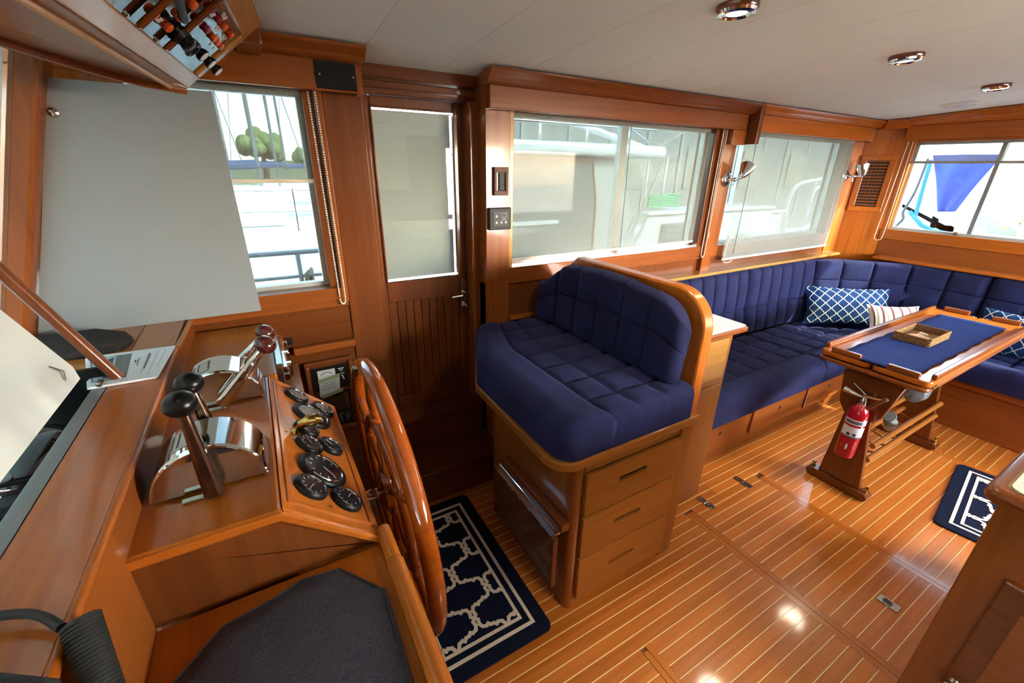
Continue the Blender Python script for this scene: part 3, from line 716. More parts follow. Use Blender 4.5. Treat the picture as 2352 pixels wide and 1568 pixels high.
def trestle(xc):
    prof = [(0.578, 0.045), (0.632, 0.405), (0.600, 0.445), (0.560, 0.62), (0.80, 0.62), (0.778, 0.455), (0.742, 0.405), (0.765, 0.045)]
    lg = build(MB().prism(prof, 'x', xc - .014, xc + .014), 'trestle_leg', twz, tb, bev=.004)
    build(MB().prism(rrect(0.535, 0.005, 0.815, 0.045, .018, 4), 'x', xc - .032, xc + .032), 'foot_bar', wood('dark', 'y'), lg, bev=.006)
    for y in (0.555, 0.795):
        build(MB().lathe([(.010, 0), (.010, .006), (.004, .008), (.004, .018), (.010, .020), (.008, .028), (0, .030)], (xc, y, .045), (0, 0, 1), 10), 'foot_bolt', BRASS, lg, smooth=True)
trestle(2.355); trestle(3.205)
for z in (0.285, 0.205):
    build(MB().tube([(2.368, 0.60, z), (3.20, 0.60, z)], .013, 10), 'rack_rail', wood('deck', 'x'), tb, smooth=True)
    build(MB().tube([(2.368, 0.74, z - .02), (3.20, 0.74, z - .02)], .013, 10), 'rack_rail', wood('deck', 'x'), tb, smooth=True)
for k in range(6):
    xx = 2.50 + k * .125
    build(MB().tube([(xx, 0.60, .20), (xx, 0.67, .165), (xx, 0.74, .18)], .005, 8), 'rack_slat', wood('deck', 'y'), tb)
build(MB().prism([(2.40, 0.64), (3.16, 0.64), (3.05, 0.55), (2.66, 0.53), (2.52, 0.44), (2.40, 0.42)], 'y', 0.690, 0.708), 'spine_board', wood('mid', 'x'), tb, bev=.003)
# runner, tray, its contents
m = MB(); NU, NV = 40, 12
def run(u, v):
    x = 2.315 + u * 1.25; y = 0.545 + v * 0.29; w = .0018 * math.sin(u * 31 + v * 5) * math.sin(v * PI) + .001 * math.sin(u * 80)
    e = .003 * math.sin(u * 47) if v in (0, 1) else 0
    return (x, y + e, 0.6962 + w)
m.grid(run, NU, NV)
o = build(m, 'table_runner', RUNNER, smooth=True, label='navy cotton runner laid along the dining table', cat='table runner')
o.modifiers.new('thick', 'SOLIDIFY').thickness = 0.0025; o.modifiers['thick'].offset = 1
tr = empty('wicker_tray', (2.90, 0.715, 0.70), 'small square wicker tray on the navy table runner', 'tray')
def ringb(z0, z1, x0, y0, x1, y1, t):
    return (MB().box(x0, y0, z0, x1, y0 + t, z1), MB().box(x0, y1 - t, z0, x1, y1, z1), MB().box(x0, y0 + t, z0, x0 + t, y1 - t, z1), MB().box(x1 - t, y0 + t, z0, x1, y1 - t, z1))
bx0, by0, bx1, by1 = 2.775, 0.645, 3.035, 0.79
build(MB().box(bx0 + .006, by0 + .006, .7015, bx1 - .006, by1 - .006, .7055), 'tray_base', WICKER, tr)
for k in range(6):
    m = MB(); z = .704 + k * .0062; pts = []
    per = [(bx0, by0), (bx1, by0), (bx1, by1), (bx0, by1)]
    for s_ in range(4):
        a, b_ = per[s_], per[(s_ + 1) % 4]; L_ = math.hypot(b_[0] - a[0], b_[1] - a[1]); n = int(L_ / .008)
        for i in range(n):
            t = i / n; w = .0022 * (1 if (i + k) % 2 else -1); nx, ny = (b_[1] - a[1]) / L_, -(b_[0] - a[0]) / L_
            pts.append((a[0] + (b_[0] - a[0]) * t + nx * w, a[1] + (b_[1] - a[1]) * t + ny * w, z))
    if k == 5: pts = [(p[0], p[1], p[2] + .002) for p in pts]
    m.tube(pts, .0034 if k < 5 else .005, 6, closed=True)
    build(m, 'woven_strand', WICKER, tr, smooth=True, ang=60)
m = MB().slab([(2.80, .70, .7060), (2.87, .665, .7060), (2.91, .73, .7060), (2.84, .765, .7060)], [(2.80, .70, .7225), (2.87, .665, .7225), (2.91, .73, .7225), (2.84, .765, .7225)])
build(m, 'folded_napkin', fabric('peach_cloth', '#d9a78e', '#e2b79f', 300), bev=.003, label='folded peach patterned napkin in the wicker tray', cat='napkin')
m = MB()
for k in range(3): m.tube(spline([(2.935 + .012 * math.cos(q), .72 + .02 * math.sin(q + k), .712 + .004 * k) for q in (0, 1.2, 2.5, 3.9, 5.2)], 5), .005, 6)
build(m, 'shell_string', flat('shell_white', '#d8d2cc', .5), smooth=True, label='small pale string bundle in the wicker tray beside napkin', cat='ornament')

# fire extinguisher on the near trestle
fe = empty('fire_extinguisher', (2.292, 0.672, 0.2), 'red fire extinguisher hung on the near table leg', 'extinguisher')
cx, cy = 2.292, 0.672; rr_ = .040
build(MB().lathe([(.030, 0), (.038, .006), (rr_, .02), (rr_, .235), (.034, .262), (.018, .282), (.014, .288)], (cx, cy, .215), (0, 0, 1), 28), 'cylinder', RED, fe, smooth=True)
def wrap(z0, z1, a0, a1, r_, n=14):
    m = MB(); return m.grid(lambda u, v: (cx + r_ * math.cos(R(a0 + (a1 - a0) * u)), cy + r_ * math.sin(R(a0 + (a1 - a0) * u)), z0 + (z1 - z0) * v), n, 1)
lb = build(wrap(.335, .392, 130, 285, rr_ + .0006), 'instruction_label', LABELW, fe, smooth=True)
build(wrap(.403, .43, 130, 285, rr_ + .0006), 'upper_label', LABELW, fe, smooth=True)
build(wrap(.409, .424, 140, 240, rr_ + .001), 'label_band', flat('label_grey', '#55555c', .5), lb, smooth=True)
build(wrap(.335, .342, 130, 285, rr_ + .001), 'label_band', flat('label_grey', '#8d8d92', .5), lb, smooth=True)
for a in (172, 205): build(wrap(.347, .36, a, a + 18, rr_ + .0011, 4), 'pictogram', flat('pictogram', '#26222a', .5), lb)
for (z0, h0) in ((.385, .016), (.425, .014)): build(wrap(z0, z0 + h0, 238, 252, rr_ + .0012, 4), 'flame_mark', LABELW, lb)
m = MB(); vs = []
for a, z in ((160, .285), (195, .300), (232, .285), (195, .268)): vs.append((cx + (rr_ + .0008) * math.cos(R(a)), cy + (rr_ + .0008) * math.sin(R(a)), z))
ce = (cx + (rr_ + .0010) * math.cos(R(195)), cy + (rr_ + .0010) * math.sin(R(195)), .284)
m.add(vs + [ce], [(0, 1, 4), (1, 2, 4), (2, 3, 4), (3, 0, 4)]); build(m, 'diamond_emblem', LABELW, fe)
vh = build(MB().lathe([(.013, 0), (.015, .006), (.015, .02), (.011, .03), (.008, .05)], (cx, cy, .50), (0, 0, 1), 14), 'valve', STEEL, fe, smooth=True)
build(MB().tube([(cx, cy - .005, .545), (cx, cy - .05, .552), (cx, cy - .085, .562)], [.006, .005, .006], 8), 'carry_handle', STEEL, vh, smooth=True)
build(MB().obox((cx - .004, cy - .045, .52), (.004, 0, 0), (0, .035, -.052), (.0, .006, .004)), 'squeeze_lever', STEEL, vh, bev=.002)
build(MB().obox((cx + .01, cy + .03, .565), (.006, 0, 0), (0, .03, .018), (0, -.002, .004)), 'top_lever', STEEL, vh, bev=.002)
build(MB().tube([(cx, cy + .006, .535), (cx - .01, cy + .05, .545), (cx - .012, cy + .08, .552)], [.006, .011, .016], 12), 'nozzle', STEEL, vh, smooth=True)
build(MB().box(cx + .03, cy - .02, .30, 2.341, cy + .02, .34), 'wall_bracket', STEEL, fe)
# clear glasses lying in the rack
glassm = flat('clear_glass', '#a3b3b1', 0.04, 0.0); gb = glassm.node_tree.nodes['Principled BSDF']; gb.inputs['Transmission Weight'].default_value = .55
def bottle(name, x, y, z, ax, prof, lab, cat):
    b_ = empty(name, (x, y, z), lab, cat); build(MB().lathe(prof, (x, y, z), ax, 16), 'body', glassm, b_, smooth=True); return b_
b1 = bottle('glass_decanter', 2.86, .652, .41, (1, .02, .05), [(.02, 0), (.048, .01), (.055, .06), (.048, .12), (.022, .17), (.018, .23), (.024, .235)], 'clear glass decanter lying on the upper rail of the table rack', 'decanter')
build(MB().tube([(3.03 + .02 * math.cos(a), .642, .425 + .032 * math.sin(a)) for a in [k * PI / 8 for k in range(16)]], .006, 8, closed=True), 'loop_handle', glassm, b1, smooth=True)
bottle('drinking_glass', 2.66, .655, .335, (.6, 0, -.6), [(.028, 0), (.03, .004), (.008, .012), (.007, .05), (.03, .07), (.034, .11), (.03, .14)], 'stemmed glass tilted in the table rack behind the rails', 'glass')

# ================================================================ PILLOWS
def pillow(name, c, U, Vv, Wd, Hh, T, mat, lab, pattern=None):
    U = Vector(U).normalized(); Vv = Vector(Vv); Vv = (Vv - U * Vv.dot(U)).normalized(); N = U.cross(Vv); c = Vector(c)
    def th(u, v): return T * (max(0, math.sin(PI * u)) ** .5) * (max(0, math.sin(PI * v)) ** .5)
    def Pf(sgn, off=0.0):
        def F(u, v):
            a = u - .5; b_ = v - .5; px = a * Wd * (1 - .10 * (1 - (2 * b_) ** 2) * abs(2 * a) ** 3); py = b_ * Hh * (1 - .12 * (1 - (2 * a) ** 2) * abs(2 * b_) ** 3)
            return c + U * px + Vv * py + N * sgn * (th(u, v) + off)
        return F
    m = MB(); m.grid(Pf(1), 24, 16); m.grid(lambda u, v: Pf(-1)(1 - u, v), 24, 16)
    p = empty(name, c - Vv * Hh / 2, lab, 'pillow'); bm_ = build(m, 'cover', mat, p, smooth=True, ang=80)
    if pattern: pattern(Pf, p, N)
    return p
def trel(a, b):
    def f(Pf, p, N):
        build(trellis(lambda u, v: Pf(1, .0012)(u, v), a, b, .02, .98, .02, .98, .0105, 0, 0, nrm=N), 'trellis_print', PILLOWW, p, kind='stuff')
    return f
pillow('trellis_pillow', (3.665, 1.365, .585), (.42, -.34, 0), (.10, .12, .30), .60, .30, .065, PILLOW, 'navy lumbar pillow with white trellis leaning in the settee corner', trel(.064, .125))
pillow('trellis_pillow', (3.845, 0.50, .60), (0.02, -1, 0), (.10, .0, .28), .46, .28, .065, PILLOW, 'navy trellis pillow on the aft settee behind the table right end', trel(.075, .14))
def stripes(Pf, p, N):
    for k in range(11):
        u0 = .05 + k * .085; col = (('stripe_red', '#7a2a34'), ('stripe_tan', '#b5ae9c'))[k % 2]
        m = MB(); m.grid(lambda u, v: Pf(1, .0010)(u0 + u * (.022 if k % 2 else .030), .01 + v * .98), 1, 16)
        build(m, 'stripe', flat(*col, .9), p, smooth=True)
pillow('striped_pillow', (3.66, 1.07, .565), (.30, -.22, .0), (.10, .10, .24), .34, .22, .05, PILLOWW, 'white pillow with red and tan stripes in front of the trellis pillow', stripes)

# ================================================================ HELM CONSOLE
hc = empty('helm_console', (-0.15, 1.2, 0), 'varnished teak helm console with gauge panel and raised dash shelf', 'console')
by = wood('bright', 'y', 0.3, 0.4); bx_ = wood('bright', 'x', 0.3, 0.4); dy_ = wood('deck', 'y', 0.2, 0.7)
ZC, ZA, ZS = 0.96, 1.03, 0.808
build(MB().box(-0.262, 0.672, 0.944, -0.052, 1.245, ZC), 'control_top', by, hc, bev=.006)
build(MB().box(-0.262, 1.2455, 0.935, -0.030, 1.722, ZC), 'control_top_end', dy_, hc, bev=.004)
# sloping gauge panel body
build(MB().prism([(-0.0515, ZC), (0.102, 0.819), (0.102, 0.80), (-0.0515, 0.80)], 'y', 0.677, 1.245), 'gauge_box', bx_, hc, bev=.003)
n_ = Vector((.14, 0, .153)).normalized(); t_ = Vector((.153, 0, -.14)).normalized()
def dp(s, y, h=0.0): p = Vector((-0.0515, y, ZC)) + t_ * s + n_ * h; return p   # point on the sloping panel
SL = 0.208
for (a, b_, y0, y1) in ((0.012, 0.020, 0.70, 1.222), (0.188, 0.196, 0.70, 1.222), (0.020, 0.188, 0.70, 0.708), (0.020, 0.188, 1.214, 1.222)):
    c_ = (dp(a, y0) + dp(b_, y1)) / 2
    build(MB().obox(c_, t_ * (b_ - a) / 2, Vector((0, (y1 - y0) / 2, 0)), n_ * .003), 'panel_bead', by, hc, bev=.0015)
m = MB()
for (s_, y) in ((0.10, 0.722), (0.10, 1.20), (0.03, 0.96)): m.lathe([(.004, 0), (.003, .002), (0, .0025)], dp(s_, y), n_, 8)
build(m, 'panel_screws', BRASS, hc, smooth=True, kind='stuff')
# near side (facing the camera), with sunk field and mitred frame
build(MB().prism([(-0.262, ZS + .001), (-0.262, 0.943), (-0.052, 0.943), (0.097, 0.806), (0.097, ZS + .001)], 'y', 0.676, 0.705), 'side_panel', wood('dark', 'z'), hc)  # darker teak tone stands in for the shade on this side
build(MB().prism([(-0.264, 0.940), (-0.264, 0.958), (-0.052, 0.958), (0.103, 0.820), (0.103, 0.802), (-0.058, 0.940)], 'y', 0.668, 0.6758), 'side_moulding', bx_, hc, bev=.004)
build(MB().box(-0.262, 1.20, 0.0, 0.098, 1.245, 0.80), 'end_panel', wdk, hc); build(MB().box(-0.262, 0.705, 0.0, 0.06, 1.20, 0.80), 'console_body', wdk, hc)
build(MB().box(-0.06, 1.25, 0.0, -0.04, 1.735, 0.93), 'recess_back', wdk, hc)
build(MB().box(-0.02, 1.25, 0.86, 0.03, 1.50, 0.875), 'lower_ledge', wood('deck', 'y', .45, .1), hc, bev=.003)
# raised dash shelf
build(MB().box(-0.362, 0.30, 1.004, -0.262, 1.40, ZA), 'dash_shelf', wood('bright', 'y', 0.2, 0.7), hc, bev=.003)
build(MB().box(-0.62, 1.252, 1.004, -0.3625, 1.72, ZA - .0005), 'dash_shelf', dy_, hc, bev=.003)
build(MB().box(-0.3615, 1.4015, 1.004, -0.262, 1.72, ZA), 'dash_shelf', dy_, hc, bev=.003)
build(MB().tube([(-0.261, 0.30, 1.0225), (-0.261, 1.40, 1.0225)], .0075, 14), 'dash_nosing', by, hc, smooth=True)
build(MB().tube([(-0.258, 1.402, 1.0225), (-0.246, 1.72, 1.0225)], .0075, 14), 'dash_nosing', dy_, hc, smooth=True)
build(MB().box(-0.262, 0.30, 0.80, -0.256, 0.672, 1.016), 'dash_fascia', wood('mid', 'y'), hc)
build(MB().box(-0.262, 0.672, ZC, -0.256, 1.722, 1.016), 'dash_fascia', wood('mid', 'y'), hc)
# lower chart shelf with fiddle
build(MB().box(-0.262, 0.10, 0.785, 0.118, 0.672, ZS), 'chart_shelf', by, hc, bev=.003)
build(MB().box(-0.262, 0.10, 0.0, 0.10, 0.66, 0.785), 'shelf_cabinet', wdk, hc)
build(MB().tube([(0.108, 0.605, 0.822), (0.108, 0.688, 0.822)], .014, 14), 'fiddle_rail', by, hc, smooth=True, ang=50)
build(MB().tube([(0.1085, 0.15, 0.819), (0.1085, 0.603, 0.819)], .016, 14), 'fiddle_rail', by, hc, smooth=True, ang=50)
# chrome wiper box on the aft edge of the console end
wc_ = empty('chrome_rail', (-0.015, 1.4, 0.9), 'bright chrome slide rail on the console edge behind red levers', 'rail')
build(MB().box(-0.029, 1.30, 0.90, -0.012, 1.62, 0.965), 'back_plate', STEEL, wc_, bev=.002)
for z in (0.915, 0.94): build(MB().tube([(-0.006, 1.31, z), (-0.006, 1.60, z)], .010, 12), 'rod', CHROME, wc_, smooth=True)
for y in (1.33, 1.42, 1.52): build(MB().box(-0.012, y, 0.905, 0.012, y + .02, 0.95), 'clamp', CHROME, wc_, bev=.003)
build(MB().box(0.004, 1.56, 0.92, 0.03, 1.60, 0.935), 'catch', BLACK, wc_, bev=.002)
# gauges
def gauge(sx, y, r, lab, needle=40):
    c = dp(sx, y, .0005)
    g = build(MB().lathe([(r, 0), (r * 1.0, .004), (r * .95, .009), (r * .86, .011), (r * .80, .009)], c, n_, 28), 'gauge', BLACK, hc, smooth=True, ang=60)
    g['label'] = lab
    build(MB().lathe([(r * .80, .0088), (r * .775, .0108), (r * .75, .0092)], c, n_, 28, False), 'chrome_ring', CHROME, g, smooth=True, ang=70)
    build(MB().lathe([(r * .77, .0091), (0, .0093)], c, n_, 24), 'dial', flat('dial_black', '#131114', .22, 0, .1), g, smooth=True)
    b = n_.cross(t_); m = MB(); k = 9
    for i in range(k):
        a = R(-130 + 260 * i / (k - 1)); d_ = -t_ * math.cos(a) + b * math.sin(a); e_ = d_.cross(n_)
        m.obox(c + d_ * r * .60 + n_ * .0096, d_ * r * .055, e_ * r * .012, n_ * .0002)
    build(m, 'tick_marks', LABELW, g, kind='stuff')
    a = R(needle); d_ = -t_ * math.cos(a) + b * math.sin(a); e_ = d_.cross(n_)
    build(MB().obox(c + d_ * r * .25 + n_ * .0099, d_ * r * .30, e_ * r * .014, n_ * .0002), 'needle', LABELW, g)
def s_of(x): return (x + 0.0515) / t_.x
gauge(s_of(.004), 1.180, .0335, 'small round gauge at far left corner of the panel'); gauge(s_of(.061), 1.165, .0345, 'small gauge at far right corner of the panel')
gauge(s_of(.030), 1.093, .0530, 'large gauge farther from the camera', 210); gauge(s_of(.011), 1.006, .0320, 'small gauge behind the brass valve')
gauge(s_of(.009), 0.931, .0335, 'small gauge in the middle left', 60); gauge(s_of(.053), 0.962, .0330, 'small gauge in the middle right')
gauge(s_of(.023), 0.840, .0555, 'large gauge nearer the camera', 225); gauge(s_of(-.004), 0.763, .0350, 'small gauge at near left corner', -60); gauge(s_of(.054), 0.759, .0350, 'small gauge at near right corner', 120)
bv = empty('brass_knob', dp(s_of(-.012), .975), 'small brass pull knob on the gauge panel beside middle gauge', 'knob')
c_ = dp(s_of(-.014), .972)
build(MB().lathe([(.009, 0), (.006, .006), (.005, .018), (.007, .022)], c_, n_, 12), 'stem', BRASS, bv, smooth=True)
build(MB().tube([c_ + n_ * .02 + Vector((0, 0, 0)), c_ + n_ * .028 + Vector((.012, -.002, 0)), c_ + n_ * .030 + Vector((.030, -.004, 0)), c_ + n_ * .028 + Vector((.042, -.005, -.002))], [.009, .014, .014, .006], 14), 'knob_head', BRASS, bv, smooth=True)

# ---- engine controls
def control(name, lab, x, y0, y1, r, knob, lm, near, far):
    e = empty(name, (x, y0, ZC), lab, 'engine control', 'twin lever engine controls')
    a = [(x + r * math.cos(R(q)), ZC + .002 + r * math.sin(R(q))) for q in range(0, 181, 6)]
    build(MB().prism(a, 'y', y0, y1), 'drum', CHROME, e, smooth=True, bev=.004, ang=40)
    ai = [(x + r * .96 * math.cos(R(q)), ZC + .002 + r * .96 * math.sin(R(q))) for q in range(0, 181, 6)]
    rim = [(p[0], y0 - .001, p[1]) for p in ai]
    build(MB().tube(rim, .0035, 8), 'rim_bead', CHROME, e, smooth=True)
    pl = MB(); ca = [(x + (r + .0006) * math.cos(R(q)), ZC + .002 + (r + .0006) * math.sin(R(q))) for q in range(98, 124, 4)]
    m = MB(); L0 = [(p[0], y0 + .02, p[1]) for p in ca]; L1 = [(p[0], y1 - .02, p[1]) for p in ca]
    for i in range(len(ca) - 1): m.quad(L0[i], L0[i + 1], L1[i + 1], L1[i])
    mp_ = build(m, 'maker_plate', flat('plate_grey', '#b7b5ae', .4), e, smooth=True)
    m = MB()
    ca = [(x + (r + .0012) * math.cos(R(q)), ZC + .002 + (r + .0012) * math.sin(R(q))) for q in (99, 101, 113.5, 115.5, 120, 122)]
    for i in (0, 2, 4): m.quad((ca[i][0], y0 + .028, ca[i][1]), (ca[i + 1][0], y0 + .028, ca[i + 1][1]), (ca[i + 1][0], y1 - .028, ca[i + 1][1]), (ca[i][0], y1 - .028, ca[i][1]))
    build(m, 'engraved_lines', INK, mp_)
    build(MB().box(x - .045, y0 - .022, ZC + .0005, x + .005, y0 - .008, ZC + .004), 'base_flange', STEEL, e, bev=.002)
    for (piv, kn, yl) in ((near[0], near[1], y0 - .022), (far[0], far[1], y1 + .02)):
        P_, K_ = Vector((piv[0], yl, piv[1])), Vector((kn[0], yl, kn[1])); D_ = (K_ - P_).normalized(); s_ = Vector((D_.z, 0, -D_.x)); L_ = (K_ - P_).length
        m = MB(); loops = []
        secs = []
        for t, w, h in ((-.02, .010, .009), (0, .0150, .013), (.35, .0125, .012), (.8, .0085, .009), (.9, .0075, .0075)):
            c0 = P_ + D_ * (L_ * t); secs.append([c0 + s_ * w * a_ + Vector((0, h * b_, 0)) for a_, b_ in ((1, .55), (.55, 1), (-.55, 1), (-1, .55), (-1, -.55), (-.55, -1), (.55, -1), (1, -.55))])
        vs = [p for g in secs for p in g]; fs = [(i * 8 + k, i * 8 + (k + 1) % 8, i * 8 + 8 + (k + 1) % 8, i * 8 + 8 + k) for i in range(4) for k in range(8)] + [tuple(range(7, -1, -1)), tuple(32 + k for k in range(8))]
        m.add(vs, fs); lv = build(m, 'lever', lm, e, bev=.002)
        build(MB().ball(K_, .0245, 20, .86, D_), 'lever_knob', knob, lv, smooth=True, ang=80)
        build(MB().lathe([(.007, 0), (.007, L_ * .12)], P_ + D_ * L_ * .82, D_, 12), 'lever_shank', CHROME, lv, smooth=True)
control('throttle_control', 'chrome engine control with two upright levers and black knobs', -0.154, 0.787, 0.893, 0.089, KNOBBLACK, BRONZE, ((-.150, .968), (-.158, 1.148)), ((-.150, .968), (-.166, 1.118)))
control('gear_control', 'chrome engine control with two slanted levers and dark red knobs', -0.150, 1.118, 1.222, 0.088, MAROON, CHROME, ((-.150, .976), (-.037, 1.104)), ((-.150, .976), (-.036, 1.084)))

# ---- steering wheel
swl = empty('steering_wheel', (0.194, 0.999, 0.651), 'large varnished wooden ship steering wheel with turned spokes', 'steering wheel')
ww = wood('wheel', 'y', 0.10, 1.0); ti = 0.042; wn = Vector((math.cos(ti), -.007, math.sin(ti))).normalized()
wa = Vector((0, 0, 1)).cross(wn).normalized(); wb = wn.cross(wa); wcn = Vector((0.194, 0.999, 0.651))
def ringm(Rr, ra, rb, off=0.0, n=72, k=14):
    m = MB(); vs = []
    for i in range(n):
        a = 2 * PI * i / n; d_ = wa * math.cos(a) + wb * math.sin(a)
        for j in range(k):
            b_ = 2 * PI * j / k; vs.append(wcn + d_ * (Rr + rb * math.cos(b_)) + wn * (off + ra * math.sin(b_)))
    return m.add(vs, [(i * k + j, i * k + (j + 1) % k, ((i + 1) % n) * k + (j + 1) % k, ((i + 1) % n) * k + j) for i in range(n) for j in range(k)])
build(ringm(.364, .021, .019), 'rim', ww, swl, smooth=True, ang=80)
build(ringm(.205, .016, .017, -.004), 'inner_ring', wood('wheel', 'y'), swl, smooth=True, ang=80)
hub = build(MB().lathe([(.03, -.035), (.055, -.02), (.062, .0), (.055, .02), (.035, .03), (.03, .034)], wcn - wn * .004, wn, 24), 'hub', ww, swl, smooth=True)
build(MB().lathe([(.03, .034), (.032, .04), (.014, .052), (.0, .056)], wcn - wn * .004, wn, 20), 'hub_cap', CHROME, hub, smooth=True)
for k in range(6):
    a = PI / 7 + k * PI / 3; d_ = wa * math.cos(a) + wb * math.sin(a); sp = []
    prof = [(.011, .05), (.015, .07), (.010, .085), (.012, .12), (.014, .15), (.010, .178), (.016, .184), (.016, .226), (.011, .232), (.016, .244), (.016, .25), (.011, .258)]
    if k % 2: prof += [(.013, .28), (.011, .325), (.015, .335), (.015, .348)]
    else: prof += [(.015, .285), (.014, .32), (.006, .332), (0, .334)]
    build(MB().lathe(prof, wcn - wn * .003, d_, 12), 'spoke', wood('wheel', 'z'), swl, smooth=True)
sh = build(MB().tube([(0.192, 0.999, 0.650), (0.10, 0.999, 0.655)], .016, 14), 'shaft', CHROME, swl, smooth=True)
build(MB().lathe([(.05, 0), (.05, .006), (.03, .014), (.022, .022)], (0.063, 0.999, 0.655), (1, 0, 0), 20), 'shaft_flange', CHROME, swl, smooth=True)
ek = empty('ignition_knobs', (0.07, 0.86, 0.70), 'pair of steel push knobs on console face behind the wheel', 'knobs')
for y in (0.80, 0.87): build(MB().lathe([(.012, 0), (.012, .006), (.006, .01), (.006, .03), (.014, .034), (.014, .044), (0, .046)], (0.0605, y, 0.745), (1, 0, 0), 12), 'push_knob', STEEL, ek, smooth=True)

# ---- things on the console
pd = empty('shelf_pad', (-.07, .4, ZS), 'dark denim pad cushion on the lower chart shelf', 'pad')
outl = [(0.018, 0.640), (0.080, 0.556), (0.072, 0.13), (-0.255, 0.13), (-0.252, 0.53), (-0.215, 0.565), (-0.165, 0.618), (-0.085, 0.634), (-0.045, 0.648)]
cxp = sum(p[0] for p in outl) / 9; cyp = sum(p[1] for p in outl) / 9
def padz(x, y): return ZS + .014 + .003 * math.sin(x * 37) * math.sin(y * 23 + 1)
m = MB(); lay = []
for (s_, z) in ((1.0, 0.001), (1.0, .009), (.99, .0135), (.96, .016), (.75, .018), (.4, .019), (.1, .019)):
    lay.append([(cxp + (p[0] - cxp) * s_, cyp + (p[1] - cyp) * s_, ZS + z + (.0015 * math.sin(i * 2.1 + s_ * 9) if s_ < .98 else 0)) for i, p in enumerate(outl)])
vs = [p for l in lay for p in l]; n = 9
m.add(vs, [(i * n + k, i * n + (k + 1) % n, i * n + n + (k + 1) % n, i * n + n + k) for i in range(6) for k in range(n)] + [tuple(range(n - 1, -1, -1)), tuple(6 * n + k for k in range(n))])
build(m, 'pad_cover', DENIM, pd, smooth=True, ang=70)
st_ = [(cxp + (p[0] - cxp) * .965, cyp + (p[1] - cyp) * .965, ZS + .0165) for p in outl]
build(MB().tube(st_, .0012, 6, closed=True), 'stitched_hem', flat('dark_thread', '#232128', .9), pd)
pm = empty('paper_manual', (-.33, 1.3, ZA), 'stack of printed manual pages lying open on the dash shelf', 'papers')
pc = [(-0.447, 1.405), (-0.262, 1.392), (-0.273, 1.187), (-0.395, 1.19)]
for k in range(4): build(MB().slab([(p[0] + .002 * k, p[1] - .001 * k, ZA + .0008 + k * .0016) for p in pc], [(p[0] + .002 * k, p[1] - .001 * k, ZA + .0021 + k * .0016) for p in pc]), 'sheet', PAPER, pm)
zt_ = ZA + .0076
def pq(u, v): a, b_, c_, d__ = [Vector((p[0] + .006, p[1] - .003, zt_)) for p in pc]; return (a.lerp(b_, u)).lerp(d__.lerp(c_, u), v)
def pquad(u0, v0, u1, v1, h=.0): return MB().add([pq(u0, v0) + Vector((0, 0, h)), pq(u1, v0) + Vector((0, 0, h)), pq(u1, v1) + Vector((0, 0, h)), pq(u0, v1) + Vector((0, 0, h))], [(0, 1, 2, 3)])
ph = build(pquad(.03, .10, .50, .88), 'printed_photo', flat('photo_grey', '#6c7274', .5), pm)
build(pquad(.05, .12, .32, .86, .0002), 'photo_sky', flat('photo_pale', '#a9bcc6', .5), ph); build(MB().add([pq(.10, .3) + Vector((0, 0, .0004)), pq(.30, .16) + Vector((0, 0, .0004)), pq(.27, .8) + Vector((0, 0, .0004)), pq(.18, .82) + Vector((0, 0, .0004))], [(0, 1, 2, 3)]), 'photo_boat', flat('photo_dark', '#3d4a55', .5), ph)
m = MB()
for (u0, v0, u1, v1) in ((.56, .36, .575, .44), (.60, .30, .612, .56), (.70, .18, .706, .86), (.715, .18, .73, .7), (.81, .12, .815, .92), (.55, .5, .80, .504), (.6, .3, .86, .303), (.9, .12, .905, .7)): 
    q = pquad(u0, v0, u1, v1, .0002); m.add(q.v, q.f)
build(m, 'printed_lines', INK, pm, kind='stuff')
m = MB(); FC = [(-0.60, 1.62), (-0.47, 1.62), (-0.395, 1.575), (-0.365, 1.50), (-0.375, 1.44), (-0.43, 1.415), (-0.56, 1.42)]
lo = [(p[0], p[1], ZA + .0005) for p in FC]; mid = [(p[0], p[1], ZA + .014 + .004 * math.sin(i * 2)) for i, p in enumerate(FC)]
c0 = Vector((-.49, 1.52, 0)); top = [(c0.x + (p[0] - c0.x) * .8, c0.y + (p[1] - c0.y) * .8, ZA + .022 + .004 * math.sin(i * 3)) for i, p in enumerate(FC)]
n = 7; m.add(lo + mid + top, [(i * n + k, i * n + (k + 1) % n, i * n + n + (k + 1) % n, i * n + n + k) for i in range(2) for k in range(n)] + [tuple(range(6, -1, -1)), tuple(14 + k for k in range(7))])
build(m, 'folded_cloth', fabric('charcoal_cloth', '#2b2726', '#3a3534', 60), smooth=True, ang=80, label='folded charcoal cloth on the dash at the foot of the white board', cat='cloth')
# white board standing against the side window
wbp = empty('white_board', (-.3, 1.652, 1.03), 'large white board standing on the dash against the side window', 'board')
build(MB().prism([(-0.604, 1.0305), (-0.045, 1.0305), (-0.050, 1.692), (-0.394, 1.694)], 'y', 1.650, 1.655), 'panel', WHITEBOARD, wbp)
build(MB().lathe([(.012, 0), (.011, .003), (.006, .006), (0, .007)], (-0.404, 1.650, 1.615), (0, -1, 0), 16), 'snap_button', STEEL, wbp, smooth=True)
